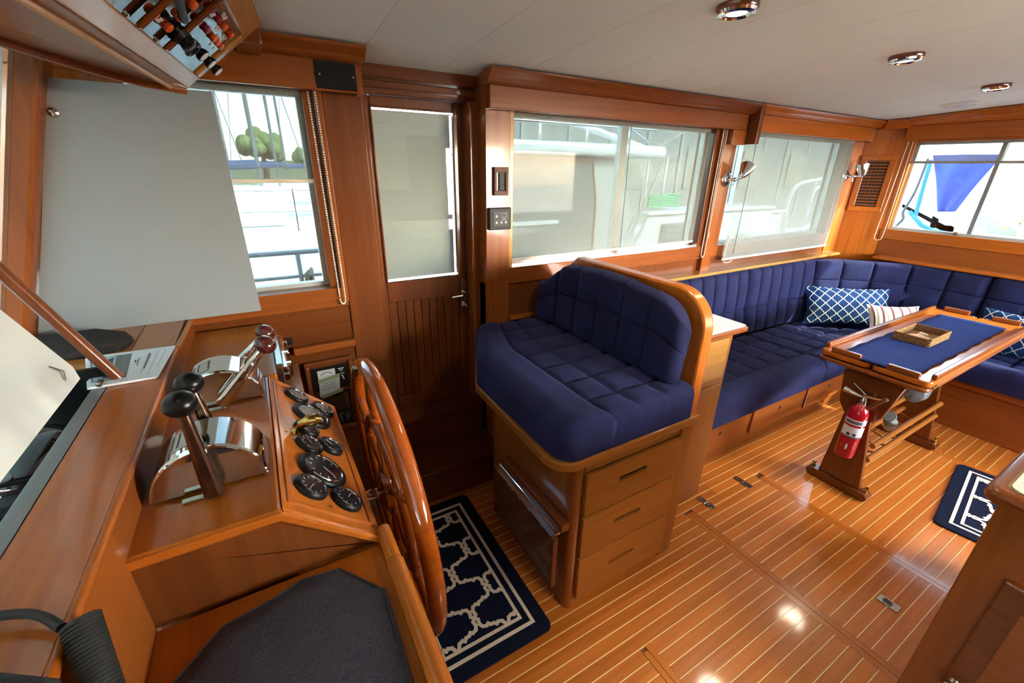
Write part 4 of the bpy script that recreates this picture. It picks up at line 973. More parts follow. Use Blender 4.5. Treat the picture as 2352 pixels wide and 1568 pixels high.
# instrument pod with raised white cover
ip = empty('instrument_pod', (-.45, .8, .95), 'black instrument recess with compass and hinged white cover', 'instrument pod')
build(MB().box(-0.62, 0.30, 0.90, -0.3625, 1.248, 0.915), 'recess_floor', BLACKGLOSS, ip)
build(MB().box(-0.366, 0.30, 0.915, -0.3625, 1.248, 1.028), 'recess_edge', BLACK, ip)
build(MB().box(-0.388, 0.30, 1.0285, -0.3625, 1.245, 1.0305), 'edge_strip', flat('edge_grey', '#6a6f72', .25), ip)
build(MB().box(-0.64, 1.240, 0.90, -0.3625, 1.2505, 1.06), 'recess_end', BLACK, ip)
cvx = lambda t: (-0.378 - .42 * .55 * t * 2, 1.075 + .42 * .42 * t * 2.0)
def cov(t, y, h=0): return Vector((-0.400 - .20 * t - h * .62, y, 1.058 + .42 * t + h * .3))
m = MB(); a = [cov(0, .30), cov(0, 1.195), cov(.055, 1.215), cov(1, 1.215), cov(1, .30)]; b_ = [p + Vector((-.006, 0, -.003)) for p in a]
m.slab(a, b_); build(m, 'white_cover', flat('cover_white', '#dfe3e1', .3), ip)
build(MB().tube([(-0.346, 1.222, 1.0335), (-0.455, 1.222, 1.29), (-0.56, 1.222, 1.54)], .0125, 12), 'cover_trim_rod', wood('dark', 'z'), ip, smooth=True)
build(MB().lathe([(.006, 0), (.006, .02), (0, .022)], (-.372, 1.205, 1.04), (0, -1, 0), 10), 'trim_screw', STEEL, ip, smooth=True)
build(MB().tube([cov(.05, 1.15, -.004), cov(.09, 1.165, -.012), cov(.13, 1.15, -.004)], .002, 6), 'cover_clip', CHROME, ip)
cp_ = empty('compass', (-.46, 1.02, .915), 'black domed compass in the instrument recess', 'compass')
build(MB().lathe([(.115, 0), (.115, .02), (.10, .03)], (-.475, 1.06, .9155), (0, 0, 1), 24), 'compass_base', BLACK, cp_, smooth=True)
build(MB().lathe([(.098, .03), (.094, .055), (.075, .08), (.04, .097), (0, .104)], (-.475, 1.06, .9155), (0, 0, 1), 24), 'compass_dome', flat('dome_smoke', '#141a1d', .03, 0, .8), cp_, smooth=True)
build(MB().tube([(-.38, .97, .96), (-.46, .935, .985), (-.55, .96, .96)], .004, 8), 'compass_bail', BLACK, cp_, smooth=True)
build(MB().box(-.60, .70, .9155, -.42, .78, .955), 'small_box', flat('maroon_box', '#4d1526', .4), bev=.006, label='small dark red box in the black instrument recess', cat='box')
# coiled microphone cord
def coil(p0, p1, r, turns, wr, n=12, sag=0):
    p0, p1 = Vector(p0), Vector(p1); ax = (p1 - p0); L_ = ax.length; ax.normalize(); a = ax.cross(Vector((.3, .2, 1))).normalized(); b_ = ax.cross(a); pts = []
    for i in range(turns * n + 1):
        t = i / (turns * n); an = 2 * PI * i / n; pts.append(p0.lerp(p1, t) + (a * math.cos(an) + b_ * math.sin(an)) * r + Vector((0, 0, -sag * math.sin(PI * t))))
    return pts
mc = empty('microphone_cord', (-.23, .45, 1.0), 'black coiled microphone cord hanging over the dash edge', 'cord')
cA = coil((-.243, .500, 1.042), (-.212, .40, .965), .0145, 30, .0032)
build(MB().tube(spline([(-.46, .60, 1.05), (-.36, .560, 1.046), (-.29, .53, 1.047), cA[0]], 6) , .0050, 8), 'straight_lead', RUBBER, mc, smooth=True)
build(MB().tube(cA, .0034, 7), 'hanging_coil', RUBBER, mc, smooth=True)
cB = coil((-.37, .49, 1.052), (-.245, .405, 1.050), .0165, 26, .0036)
build(MB().tube(cB, .0036, 7), 'lying_coil', RUBBER, mc, smooth=True)

# ================================================================ OVERHEAD CONSOLE
oc = empty('overhead_console', (-.1, 1.0, 1.7), 'varnished overhead switch console above the dash with black panel', 'console')
ob = wood('pale', 'y', .26, .35)
K1, K2 = Vector((-.092, 1.455, 1.672)), Vector((.098, 1.462, 1.832))        # bottom and top of the starboard edge
yd = Vector((-.068, -.60, .006)); e_x = (K2 - K1)
def op(s, t, h=0.0):   # s down the slope 0 bottom .. 1 top, t metres to port
    nrm = e_x.cross(yd).normalized(); nrm = nrm if nrm.x > 0 else -nrm
    return K1 + e_x * s + yd.normalized() * t + nrm * h
nO = e_x.cross(yd).normalized(); nO = nO if nO.x > 0 else -nO
uO, tO = e_x.normalized(), yd.normalized(); LE = e_x.length
def oslab(s0, s1, t0, t1, h0, h1): return MB().slab([op(s0, t0, h0), op(s1, t0, h0), op(s1, t1, h0), op(s0, t1, h0)], [op(s0, t0, h1), op(s1, t0, h1), op(s1, t1, h1), op(s0, t1, h1)])
TL = 1.35
build(oslab(0, .155, 0, TL, -.03, 0), 'bottom_frame', ob, oc, bev=.003)
build(oslab(.76, 1.0, 0, TL, -.03, 0), 'top_frame', ob, oc, bev=.003)
build(oslab(.155, .76, 0, .030, -.03, 0), 'side_frame', ob, oc, bev=.003)
pn = build(oslab(.156, .759, .0305, TL, -.02, -.006), 'switch_panel', flat('gloss_black_acrylic', '#0c0b0b', .02, 0, 1.0), oc)
# soffit under the console back to the windshield
K1b = K1 + tO * TL
sf = [K1, K1b, Vector((-.62, .12, 1.70)), Vector((-.47, .62, 1.702)), Vector((-.38, 1.02, 1.700)), Vector((-.30, 1.26, 1.692)), Vector((-.20, 1.41, 1.680))]
build(MB().slab([p + Vector((-.002, 0, .0)) for p in sf], [p + Vector((-.002, 0, .02)) for p in sf]), 'soffit', wood('mid', 'y', .26, .4), oc)
fr_ = [Vector((-.62, .12, 1.695)), Vector((-.47, .62, 1.697)), Vector((-.38, 1.02, 1.695)), Vector((-.30, 1.26, 1.687)), Vector((-.20, 1.41, 1.676)), Vector((-.098, 1.462, 1.668))]
build(MB().tube(spline(fr_, 5), .010, 10), 'soffit_trim', wood('mid', 'y'), oc, smooth=True)
build(MB().tube([K1 + tO * .03 + Vector((-.03, 0, -.003)), K1b + Vector((-.03, 0, -.003))], .006, 8), 'soffit_bead', ob, oc, smooth=True)
m = MB(); up = [Vector((p.x - .01, p.y + .01, p.z + .02)) for p in sf[2:]] + [K1 + Vector((0, .002, .02))]
for i in range(len(up) - 1): m.quad(up[i], up[i + 1], Vector((up[i + 1].x, up[i + 1].y, 1.87)), Vector((up[i].x, up[i].y, 1.87)))
build(m, 'header_fascia', wood('mid', 'y'), oc)
build(MB().add([K1 + Vector((0, .001, 0)), K2 + Vector((0, .001, 0)), Vector((K1.x, K1.y + .001, K2.z))], [(0, 1, 2)]), 'end_cheek', ob, oc)
KR, KO, KP = flat('knob_red', '#b0261c', .35), flat('knob_orange', '#e0571c', .35), flat('knob_crimson', '#8f1233', .35)
m = MB()
knobs = [(.296, .436, KO), (.411, .359, KO), (.54, .361, KO), (.296, .355, KO), (.637, .292, KP), (.643, .224, KP), (.499, .289, KP), (.511, .222, KP), (.65, .162, KO), (.663, .089, KO), (.513, .153, KO), (.517, .116, KO), (.52, .077, KO), (.64, .40, KO), (.43, .55, KP), (.62, .56, KO), (.30, .60, KO)]
for (s_, t, mt) in knobs:
    k = build(MB().lathe([(.0075, 0), (.0085, .002), (.0088, .006), (.0070, .0085), (0, .009)], op(s_, t, -.006), nO, 10), 'switch_knob', mt, oc, smooth=True)
for (s_, t) in ((.712, .198), (.603, .165), (.556, .124), (.638, .256), (.607, .092), (.30, .40)):
    for q in (-1, 1): m.obox(op(s_, t + .011 * q, -.0055), uO * .0028, tO * .007, nO * .0004)
    m.obox(op(s_ - .022, t, -.0055), uO * .0028, tO * .014, nO * .0004)
for (s_, t) in ((.458, .118), (.458, .081)): m.obox(op(s_, t, -.0055), uO * .004, tO * .005, nO * .0004)
build(m, 'switch_labels', LABELW, oc, kind='stuff')
for t in (.318, .466):
    rd = build(MB().tube([op(.17, t - .012, .004), op(.79, t + .01, .004)], .0055, 10), 'guard_rod', wood('dark', 'x'), oc, smooth=True)
    for q in (-.03, .03): build(MB().lathe([(.004, 0), (.004, .003), (0, .005)], op(.17, t - .012 + q, -.006), nO, 8), 'rod_screw', CHROME, rd, smooth=True)
for i, (s_, t) in enumerate(((.335, .178), (.338, .098), (.335, .012))):
    b_ = build(MB().lathe([(.012, 0), (.012, .004), (.009, .008), (.0125, .012), (.0145, .021)], op(s_, t, -.004), nO, 16), 'push_button', BLACK, oc, smooth=True)
    build(MB().lathe([(.0115, .0205), (.011, .0225), (0, .023)], op(s_, t, -.004), nO, 16), 'button_cap', LABELW, b_, smooth=True)
build(MB().tube([op(.31 + .055 * math.cos(a), .242 + .0135 * math.sin(a), .012) for a in [k * PI / 8 for k in range(16)]], .0048, 8, closed=True), 'black_ring', BLACK, oc, smooth=True)
build(MB().lathe([(.017, 0), (.019, .008), (.013, .016), (.016, .026), (.010, .03)], op(.315, .309, -.004), nO, 16), 'black_knob', BLACK, oc, smooth=True)
build(MB().tube([op(.50, .48, .004), op(.45, .43, .01), op(.415, .385, .01)], [.012, .007, .008], 10), 'black_lever', BLACK, oc, smooth=True)
build(MB().box(.035, 1.50, 1.795, .095, 1.655, 1.845), 'corner_block', wdk, oc, bev=.006)

# ================================================================ WALL FITTINGS
bp = empty('blank_plate', (.30, 1.655, 1.73), 'black square cover plate screwed to the blind box', 'cover plate')
build(MB().box(.238, 1.6545, 1.727, .362, 1.6595, 1.804), 'plate', flat('matt_black', '#101216', .6, 0, 0, .15), bp, bev=.001)
for x in (.25, .352): build(MB().lathe([(.004, 0), (.003, .002), (0, .0025)], (x, 1.6545, 1.766), (0, -1, 0), 8), 'screw', STEEL, bp, smooth=True)
swp = empty('switch_plate', (.94, 1.725, 1.39), 'brown framed triple rocker switch beside the long window', 'switch')
m = MB(); F = (0.905, 1.388, 0.975, 1.503)
for b_ in ((F[0], F[1], F[2], 1.408), (F[0], 1.482, F[2], F[3]), (F[0], 1.408, F[0] + .012, 1.482), (F[2] - .014, 1.408, F[2], 1.482)): m.box(b_[0], 1.716, b_[1], b_[2], 1.7295, b_[3])
build(m, 'switch_frame', flat('brown_plastic', '#5d4034', .5, 0, 0, .2), swp, bev=.002)
build(MB().box(.917, 1.7255, 1.408, .961, 1.7295, 1.482), 'switch_well', BLACK, swp)
build(MB().box(.917, 1.717, 1.408, .922, 1.7255, 1.482), 'well_edge', flat('ivory', '#d5ccb4', .4), swp)
for k in range(3): build(MB().box(.930, 1.719, 1.4085 + k * .0245, .957, 1.7254, 1.4315 + k * .0245), 'rocker', flat('rocker_grey', '#2a2c2e', .5, 0, 0, .2), swp, bev=.0015)
th = empty('control_panel', (.935, 1.725, 1.24), 'black square climate control panel with keys below the rocker switch', 'control panel')
build(MB().box(.880, 1.7135, 1.243, .989, 1.7295, 1.337), 'housing', flat('charcoal_plastic', '#15171a', .5, 0, 0, .2), th, bev=.003)
build(MB().box(.896, 1.7115, 1.258, .975, 1.7134, 1.322), 'face', flat('face_black', '#0f1012', .45, 0, 0, .2), th)
m = MB()
for b_ in ((.936, 1.296, .964, 1.2975), (.936, 1.3125, .964, 1.314), (.936, 1.2975, .9375, 1.3125), (.9625, 1.2975, .964, 1.3125)): m.box(b_[0], 1.7105, b_[1], b_[2], 1.7114, b_[3])
build(m, 'display_border', flat('key_grey', '#8a8c8e', .5), th)
for (x, z) in ((.908, 1.297), (.908, 1.270), (.932, 1.270), (.955, 1.270)): build(MB().box(x, 1.7098, z, x + .010, 1.7114, z + .010), 'key', flat('key_light', '#b5b7b7', .5), th, bev=.001)
build(MB().box(.940, 1.7108, 1.286, .960, 1.7114, 1.289), 'printed_line', flat('key_grey', '#8a8c8e'), th)
# electrical panels under the window ledge
ep = empty('electrical_panel', (.15, 1.735, .45), 'teak framed meter panel in the dark recess under the ledge', 'panel')
m = MB()
for b_ in ((.055, .755, .235, .772), (.055, .44, .235, .455), (.055, .455, .070, .755), (.220, .455, .235, .755)): m.box(b_[0], 1.715, b_[1], b_[2], 1.7385, b_[3])
build(m, 'panel_frame', wdkx, ep, bev=.004)
build(MB().box(.070, 1.728, .455, .220, 1.7385, .755), 'panel_board', wdk, ep)
m1 = build(MB().box(.078, 1.722, .636, .212, 1.7279, .742), 'meter_panel', BLACK, ep, bev=.001)
build(MB().box(.098, 1.7195, .690, .165, 1.7219, .730), 'meter_face', flat('meter_white', '#c9c9c4', .4), m1)
build(MB().tube([(.132 + .026 * math.cos(R(a)), 1.719, .694 + .026 * math.sin(R(a))) for a in range(35, 146, 10)], .0012, 5), 'meter_scale', INK, m1)
m = MB(); m.box(.178, 1.7212, .722, .20, 1.7219, .726); m.box(.182, 1.7212, .714, .195, 1.7219, .717); m.box(.186, 1.7212, .700, .200, 1.7219, .703)
build(m, 'printed_text', LABELW, m1, kind='stuff')
build(MB().obox((.192, 1.718, .685), (.003, 0, -.010), (0, .004, 0), (.002, 0, .001)), 'selector_knob', LABELW, m1, bev=.001)
m2 = build(MB().box(.100, 1.722, .462, .212, 1.7279, .622), 'meter_panel', BLACK, ep, bev=.001)
build(MB().box(.110, 1.7205, .475, .202, 1.7219, .610), 'lower_face', BLACKGLOSS, m2)
sn = empty('sticky_note', (.13, 1.715, .62), 'handwritten pale green note taped over the meter', 'note')
build(MB().obox((.136, 1.7165, .657), (.040, 0, .005), (0, .0008, 0), (.003, 0, .036)), 'note_sheet', flat('note_pale', '#aeb5ac', .8), sn)
for z in (.692, .622): build(MB().obox((.138 + (.004 if z < .65 else 0), 1.7153, z), (.043, 0, .008), (0, .0004, 0), (0, 0, .0075)), 'note_tape', flat('note_green', '#7f9266', .7), sn)
m = MB()
for k in range(4): m.obox((.134, 1.7155, .645 + k * .010), (.026 - .004 * (k % 2), 0, .003), (0, .0002, 0), (0, 0, .0011))
build(m, 'handwriting', INK, sn, kind='stuff')
# vent grille on the corner panel
vg_ = empty('vent_grille', (4.12, 1.61, 1.2), 'teak framed air vent with horizontal slats in the corner', 'vent')
dA = Vector((B_[0] - A_[0], B_[1] - A_[1], 0)); LA = dA.length; dA.normalize(); nA = Vector((-dA.y * -1, 0, 0)); nA = Vector((dA.y, -dA.x, 0)); nA = nA if nA.x < 0 else -nA
def vp(s, z, h): return Vector((A_[0], A_[1], z)) + dA * s + nA * h
def vbox(s0, s1, z0, z1, h0, h1): c = (vp(s0, z0, h0) + vp(s1, z1, h1)) / 2; return MB().obox(c, dA * (s1 - s0) / 2, nA * (h1 - h0) / 2, Vector((0, 0, (z1 - z0) / 2)))
vs0, vs1, vz0, vz1 = .022, .235, 1.225, 1.625
for b_ in ((vs0, vs1, vz0, vz0 + .035), (vs0, vs1, vz1 - .035, vz1), (vs0, vs0 + .04, vz0 + .035, vz1 - .035), (vs1 - .04, vs1, vz0 + .035, vz1 - .035)):
    build(vbox(*b_, .0006, .014), 'vent_frame', wood('bright', 'z'), vg_, bev=.003)
build(vbox(vs0 + .04, vs1 - .04, vz0 + .035, vz1 - .035, .0005, .002), 'vent_back', flat('dark_recess', '#1c0e06'), vg_)
for k in range(15):
    z = vz0 + .045 + k * .0222; build(vbox(vs0 + .041, vs1 - .041, z, z + .008, .0022, .012), 'slat', wood('mid', 'y'), vg_)
for k in range(1, 6):
    s_ = vs0 + .04 + (vs1 - vs0 - .08) * k / 6; build(vbox(s_ - .001, s_ + .001, vz0 + .036, vz1 - .036, .002, .004), 'vent_wire', wood('mid', 'z'), vg_)
for z in (vz0 + .017, vz1 - .017): build(MB().lathe([(.004, 0), (0, .002)], vp((vs0 + vs1) / 2, z, .014), nA, 8), 'screw', BRASS, vg_)

# reading lamps
def lamp(base, bn, head, hd_, lab, on):
    e = empty('wall_lamp', base, lab, 'lamp', 'chrome reading lamps'); base, bn, head, hd_ = Vector(base), Vector(bn).normalized(), Vector(head), Vector(hd_).normalized()
    build(MB().lathe([(.042, 0), (.042, .006), (.034, .010), (.030, .016), (.016, .020), (.012, .030)], base, bn, 24), 'backplate', CHROME, e, smooth=True)
    el = base + bn * .055
    build(MB().tube([base + bn * .028, el, head - hd_ * .032], .008, 10), 'arm', CHROME, e, smooth=True)
    build(MB().ball(el, .013, 14), 'joint', CHROME, e, smooth=True)
    build(MB().lathe([(.003, 0), (.003, .015), (.007, .018), (.007, .024), (0, .026)], el + Vector((0, 0, -.010)), (0, 0, -1), 10), 'thumb_screw', CHROME, e, smooth=True)
    shd = build(MB().lathe([(.012, -.032), (.018, -.026), (.026, -.008), (.034, .016), (.041, .042), (.043, .048), (.040, .048), (.031, .016), (.022, -.008), (.0, -.012)], head, hd_, 24), 'lamp_shade', CHROME, e, smooth=True)
    build(MB().lathe([(.039, .040), (.032, .020), (.022, -.006), (.0, -.011)], head, hd_, 24), 'shade_lining', flat('warm_lining', '#f2d68a', .6, emit='#ffd27a', es=.55 if on else 0.02), shd, smooth=True)
    return e
lamp((2.46, 1.709, 1.455), (0, -1, 0), (2.498, 1.625, 1.492), (.55, .15, .55), 'chrome reading lamp on the post between the side windows', False)
lamp((3.905, 1.727, 1.478), (0, -1, 0), (3.93, 1.632, 1.510), (.02, .25, .95), 'chrome reading lamp with glowing upturned shade near the vent', True)

# ceiling downlights and speaker
def down(x, y, lab, pw=4):
    z = cz(y); e = empty('downlight', (x, y, z), lab, 'downlight', 'recessed chrome ceiling downlights'); dn = (0, -.04, -1)
    build(MB().lathe([(.052, 0), (.052, .010), (.050, .013)], (x, y, z - .0005), dn, 28), 'wood_ring', wdk, e, smooth=True)
    build(MB().lathe([(.050, .0135), (.047, .020), (.036, .023), (.031, .018), (.029, .020), (.026, .019)], (x, y, z), dn, 28, False), 'trim_ring', CHROME, e, smooth=True)
    build(MB().lathe([(.026, .0175), (.0, .018)], (x, y, z), dn, 24), 'lens', flat('lamp_lens', '#ffffff', .3, emit='#ffdf9e', es=3.0), e)
    ld = bpy.data.lights.new('downlight_bulb', 'SPOT'); lo_ = bpy.data.objects.new('downlight_bulb', ld); C.objects.link(lo_); lo_.location = (0, 0, -.03); lo_.parent = e
    ld.energy = pw; ld.spot_size = R(120); ld.spot_blend = .6; ld.shadow_soft_size = .08 if pw < 10 else .35; ld.color = (1, .86, .66)
down(1.184, .884, 'lit chrome downlight nearest the camera'); down(2.165, .87, 'lit chrome downlight in the middle of the three'); down(3.191, .878, 'lit chrome downlight farthest aft')
for i_ in range(3): down(1.2 + i_ * 1.0, -.875, ('added unseen fill downlight over the galley counter, forward one', 'added unseen fill downlight over the galley counter, middle one', 'added unseen fill downlight on the port side, aft one')[i_], (50, 24, 20)[i_])  # unseen port row, added to fill the interior and seat drawers with light
sp = empty('ceiling_speaker', (3.71, 1.15, cz(1.15)), 'round white ceiling speaker near the aft window', 'speaker')
build(MB().lathe([(.085, 0), (.085, .006), (.078, .012), (.074, .012)], (3.71, 1.15, cz(1.15) - .001), (0, -.05, -1), 32), 'bezel', WHITE, sp, smooth=True)
build(MB().lathe([(.074, .0118), (.04, .016), (0, .017)], (3.71, 1.15, cz(1.15) - .001), (0, -.05, -1), 32), 'grille', flat('speaker_grille', '#bfc3c8', .6), sp, smooth=True)

# roller shades with bead chains
def shade(lab, x0, x1, y, zt, zb, mat, chain=None):
    e = empty('roller_shade', ((x0 + x1) / 2, y, zb), lab, 'shade', 'roller shades on the side windows')
    build(MB().box(x0, y, zb + .012, x1, y + .0006, zt), 'shade_cloth', mat, e)
    build(MB().tube([(x0, y + .018, zt - .004), (x1, y + .018, zt - .004)], .016, 12), 'roller', SHEEN_W, e, smooth=True)
    build(MB().box(x0, y - .004, zb, x1, y + .004, zb + .014), 'hem_bar', SHEEN_W, e, bev=.002)
    if chain:
        xa, xb, zc, yc = chain
        pts = [(xa, yc, zt - .01)] + [(xa - .006 * k / 6, yc, zt - (zt - zc - .04) * k / 6) for k in range(1, 7)]
        xm = (xa + xb) / 2
        pts += [(xm - (xm - xa) * math.cos(R(a)) - .006, yc, zc + .03 - .03 * math.sin(R(a))) for a in range(0, 181, 22)]
        pts += [(xb - .006 + .006 * k / 6, yc, zc + .04 + (zt - zc - .05) * k / 6) for k in range(0, 7)]
        build(MB().tube(pts, .0022, 6), 'bead_chain', flat('chain_ivory', '#d9d2c2', .5), e, smooth=True)
        build(MB().tube([(xb - .004, yc, zc + .12), (xb - .004, yc, zc + .145)], .005, 8), 'chain_join', flat('chain_ivory', '#d9d2c2'), e)
    return e
sh0 = shade('forward roller shade half lowered behind the white board', -0.20, 0.212, 1.765, 1.735, 1.440, SHADE_FWD, None)
shade('long roller shade over the window behind the helm seat', 1.018, 2.325, 1.765, 1.725, 1.085, SHADE, (2.352, 2.385, 1.00, 1.703))
sh2 = bpy.data.objects['roller_shade.001']
build(MB().tube([(1.70, 1.757, 1.70), (1.712, 1.757, 1.10)], .0016, 6), 'pull_cord', flat('cord_dark', '#4a4740', .6), sh2)
sh3 = shade('roller shade over the aft side window above the settee', 2.556, 3.855, 1.700, 1.72, 0.962, SHADE_DENSE, None)
build(MB().tube([(2.66, 1.692, 1.66), (2.655, 1.690, 1.00)], .0016, 6), 'pull_cord', flat('cord_dark', '#4a4740'), sh3)
# beaded chains drawn as beads at the forward window
ch = sh0
for (xa, xb, y, z0, z1) in ((.216, .2245, 1.7305, 1.72, 1.02), (.236, .2425, 1.715, 1.72, 1.02)):
    m = MB(); n = 90
    for k in range(n):
        t = k / n; m.ball((xa + (xb - xa) * t, y - .010, z0 + (z1 - z0) * t), .0032, 6)
    build(m, 'bead_chain', flat('chain_white', '#e2ddd0', .4), ch, smooth=True, kind='stuff')
m = MB()
for k in range(9): a = R(180 + k * 22.5); m.ball((.2335 + .0095 * math.cos(a), 1.712, 1.018 + .02 * math.sin(a)), .0032, 6)
build(m, 'chain_loop', flat('chain_white', '#e2ddd0'), ch, smooth=True, kind='stuff')
# aft shade, partly lowered
e = empty('aft_roller_shade', (4.19, .4, 1.57), 'roller shade lowered partway over the aft window', 'shade')
build(MB().box(4.205, -.60, 1.585, 4.2056, 1.462, 1.735), 'shade_cloth', SHADE_DENSE, e)
build(MB().box(4.200, -.60, 1.570, 4.209, 1.462, 1.586), 'hem_bar', flat('hem_grey', '#8f8d88', .5), e, bev=.002)
def cord(name, par, pts, r=.0028): build(MB().tube(spline(pts, 8), r, 7), name, flat('cord_cream', '#d6cbb4', .6), par, smooth=True)
cord('shade_cord', e, [(4.165, 1.500, 1.715), (4.155, 1.502, 1.40), (4.15, 1.51, 1.10), (4.14, 1.505, 1.035), (4.14, 1.478, 1.022), (4.15, 1.462, 1.06), (4.178, 1.470, 1.3), (4.182, 1.478, 1.715)])
cord('shade_cord', sh3, [(2.575, 1.69, 1.12), (2.562, 1.69, 1.0), (2.572, 1.69, .955), (2.62, 1.69, .948), (2.655, 1.69, .957)])

# ================================================================ RUGS
def rug(lab, x0, y0, x1, y1, pat, hz=.009):
    e = empty('rug', ((x0 + x1) / 2, (y0 + y1) / 2, 0), lab, 'rug')
    build(MB().prism(rrect(x0, y0, x1, y1, .03, 5), 'z', .0012, hz), 'pile', NAVY, e, bev=.003)
    m = MB()
    def frame(ins, w):
        a, b_, c_, d__ = x0 + ins, y0 + ins, x1 - ins, y1 - ins; z = hz + .0016
        for q in ((a, b_, c_, b_ + w), (a, d__ - w, c_, d__), (a, b_ + w, a + w, d__ - w), (c_ - w, b_ + w, c_, d__ - w)):
            m.box(q[0], q[1], hz - .001, q[2], q[3], z)
    frame(.048, .0125); frame(.082, .0115)
    i = .088
    t = trellis(lambda u, v: (u, v, hz + .0016), pat[0], pat[1], x0 + i, x1 - i, y0 + i, y1 - i, .013, pat[3], pat[2], PATH2)
    m.add(t.v, t.f); build(m, 'trellis_border', CREAM, e, kind='stuff')
    return e
rug('navy rug with cream trellis and double border below the steering wheel', 0.185, 0.785, 0.648, 1.545, (.0955, .0975, -.047, -.02))
rg = rug('navy rug with cream border at the foot of the galley counter', 2.49, -0.020, 3.187, 0.376, (.10, .10, 0, 0)); rg.rotation_euler.z = R(8.4)

# ================================================================ GALLEY COUNTER
gl = empty('galley_locker', (1.2, -1.5, 1.2), 'cream galley wall lockers with round catches on the port side', 'locker')
build(MB().box(0.35, -1.695, 1.25, 1.60, -1.40, 1.84), 'locker_case', flat('cream_locker', '#cfc8b8', .4), gl, bev=.004)
for k in range(4):
    lk = build(MB().box(0.37 + k * .31, -1.40, 1.28, 0.67 + k * .31, -1.385, 1.80), 'locker_door', flat('cream_locker', '#cfc8b8'), gl, bev=.004)
    build(MB().lathe([(.012, 0), (.012, .008), (0, .01)], (.64 + k * .31 if k % 2 == 0 else .40 + k * .31, -1.385, 1.34), (0, 1, 0), 12), 'catch', STEEL, lk, smooth=True)
gc = empty('galley_counter', (1.7, -.3, 0), 'galley counter with white top and rounded teak edge at right', 'counter')
XG, YG = 1.175, 0.112
build(MB().box(XG + .026, -1.2, 0.09, 2.35, YG - .026, 0.885), 'carcass', wood('mid', 'z'), gc, bev=.004)
build(MB().box(XG + .05, -1.2, 0.0, 2.33, YG - .06, 0.09), 'toe_kick', flat('dark_kick', '#20130b', .7), gc)
build(MB().box(XG + .014, -.60, .13, XG + .026, .028, .735), 'door', wood('dark', 'y'), gc, bev=.004)
build(MB().box(XG + .012, -.56, .19, XG + .0145, -.012, .68), 'door_field', wood('mid', 'y'), gc, bev=.003)
build(MB().lathe([(.012, 0), (.010, .006), (.008, .012), (.016, .018), (.017, .028), (.010, .034), (0, .035)], (XG + .0135, .012, .425), (-1, 0, 0), 16), 'door_knob', STEEL, gc, smooth=True)
build(MB().prism(rrect(XG, -1.2, 2.40, YG, .03, 6), 'z', 0.885, 0.921), 'counter_edge', wood('mid', 'x', .1, 1.0), gc, bev=.014, smooth=True, seg=4)
build(MB().prism(rrect(XG + .028, -1.17, 2.37, YG - .028, .02, 5), 'z', 0.9215, 0.9235), 'counter_top', flat('cream_counter', '#dad4c4', .25, 0, .4), gc)
build(MB().prism(rrect(XG + .023, -1.175, 2.375, YG - .023, .022, 5), 'z', 0.9211, 0.9216), 'brass_inlay', BRASS, gc)

# ================================================================ OUTSIDE
build(MB().box(-60, -60, -1.25, 60, 60, -1.2), 'water', flat('harbour_water', '#33484c', .12, 0, .2), kind='stuff', label='calm grey green harbour water around the boats')
def tubes(name, mat, parent, r, *paths):
    for p in paths: build(MB().tube(p, r, 8), name, mat, parent, smooth=True)
# own side deck rail
rl = empty('side_rail', (-.3, 2.45, 0), 'polished steel deck rail outside the forward side window', 'rail')
RAILW = flat('rail_white', '#d5dcdc', .4)
tubes('rail_tube', RAILW, rl, .013, [(-1.5, 2.45, 1.085), (0.62, 2.45, 1.085)])
tubes('rail_tube', RAILW, rl, .009, [(-1.5, 2.45, .96), (0.62, 2.45, .96)])
for x in (-.55, .145, .60): tubes('stanchion', RAILW, rl, .012, [(x, 2.45, 0.25), (x, 2.45, 1.085)])
m = MB()
for k in range(5): m.tube([(.185 + .02 * math.cos(a + k), 2.45 + .02 * math.sin(a * 2 + k), .90 + .055 * math.sin(a) + .01 * k) for a in [q * PI / 6 for q in range(12)]], .006, 6, closed=True)
build(m, 'rope_bundle', flat('rope_cream', '#c9bfa8', .8), smooth=True, label='small cream rope bundle tied to the side deck rail', cat='rope')
build(MB().box(-2.0, 1.96, 0.05, 4.3, 2.50, 0.25), 'side_deck', GREL, label='white side deck running outside the starboard windows', cat='deck')
# sailing boat seen through the forward window
sb_ = empty('sailing_boat', (-1.5, 6, -1.2), 'white sailing boat with furled sail moored beyond the forward window', 'boat')
hullp = [(-5.5, -1.15), (0.2, -1.15), (0.9, 0.78), (0.9, 0.86), (-5.5, 0.86)]
build(MB().prism(hullp, 'y', 5.0, 7.5), 'hull', GREL, sb_, bev=.05)
build(MB().box(-4.0, 5.5, .86, 0.3, 7.0, 1.10), 'coachroof', GREL, sb_, bev=.06)
build(MB().tube([(-4.0, 5.9, 1.18), (0.9, 5.9, 1.16)], [.13, .10], 14), 'furled_sail', flat('sail_white', '#e3e4df', .8), sb_, smooth=True)
build(MB().tube([(-4.0, 5.7, 1.02), (1.0, 5.7, .98)], .045, 10), 'boom', flat('spar_grey', '#a9b1b2', .4), sb_, smooth=True)
build(MB().tube([(-1.6, 6.2, 1.0), (-1.6, 6.2, 12)], .07, 10), 'mast', flat('spar_grey', '#a9b1b2'), sb_, smooth=True)
for x in (-2.6, -.9, .35): tubes('guard_post', CHROME, sb_, .012, [(x, 5.05, .86), (x, 5.05, 1.28)])
tubes('guard_wire', CHROME, sb_, .006, [(-5.5, 5.05, 1.26), (0.85, 5.05, 1.26)], [(-5.5, 5.05, 1.06), (0.85, 5.05, 1.06)])
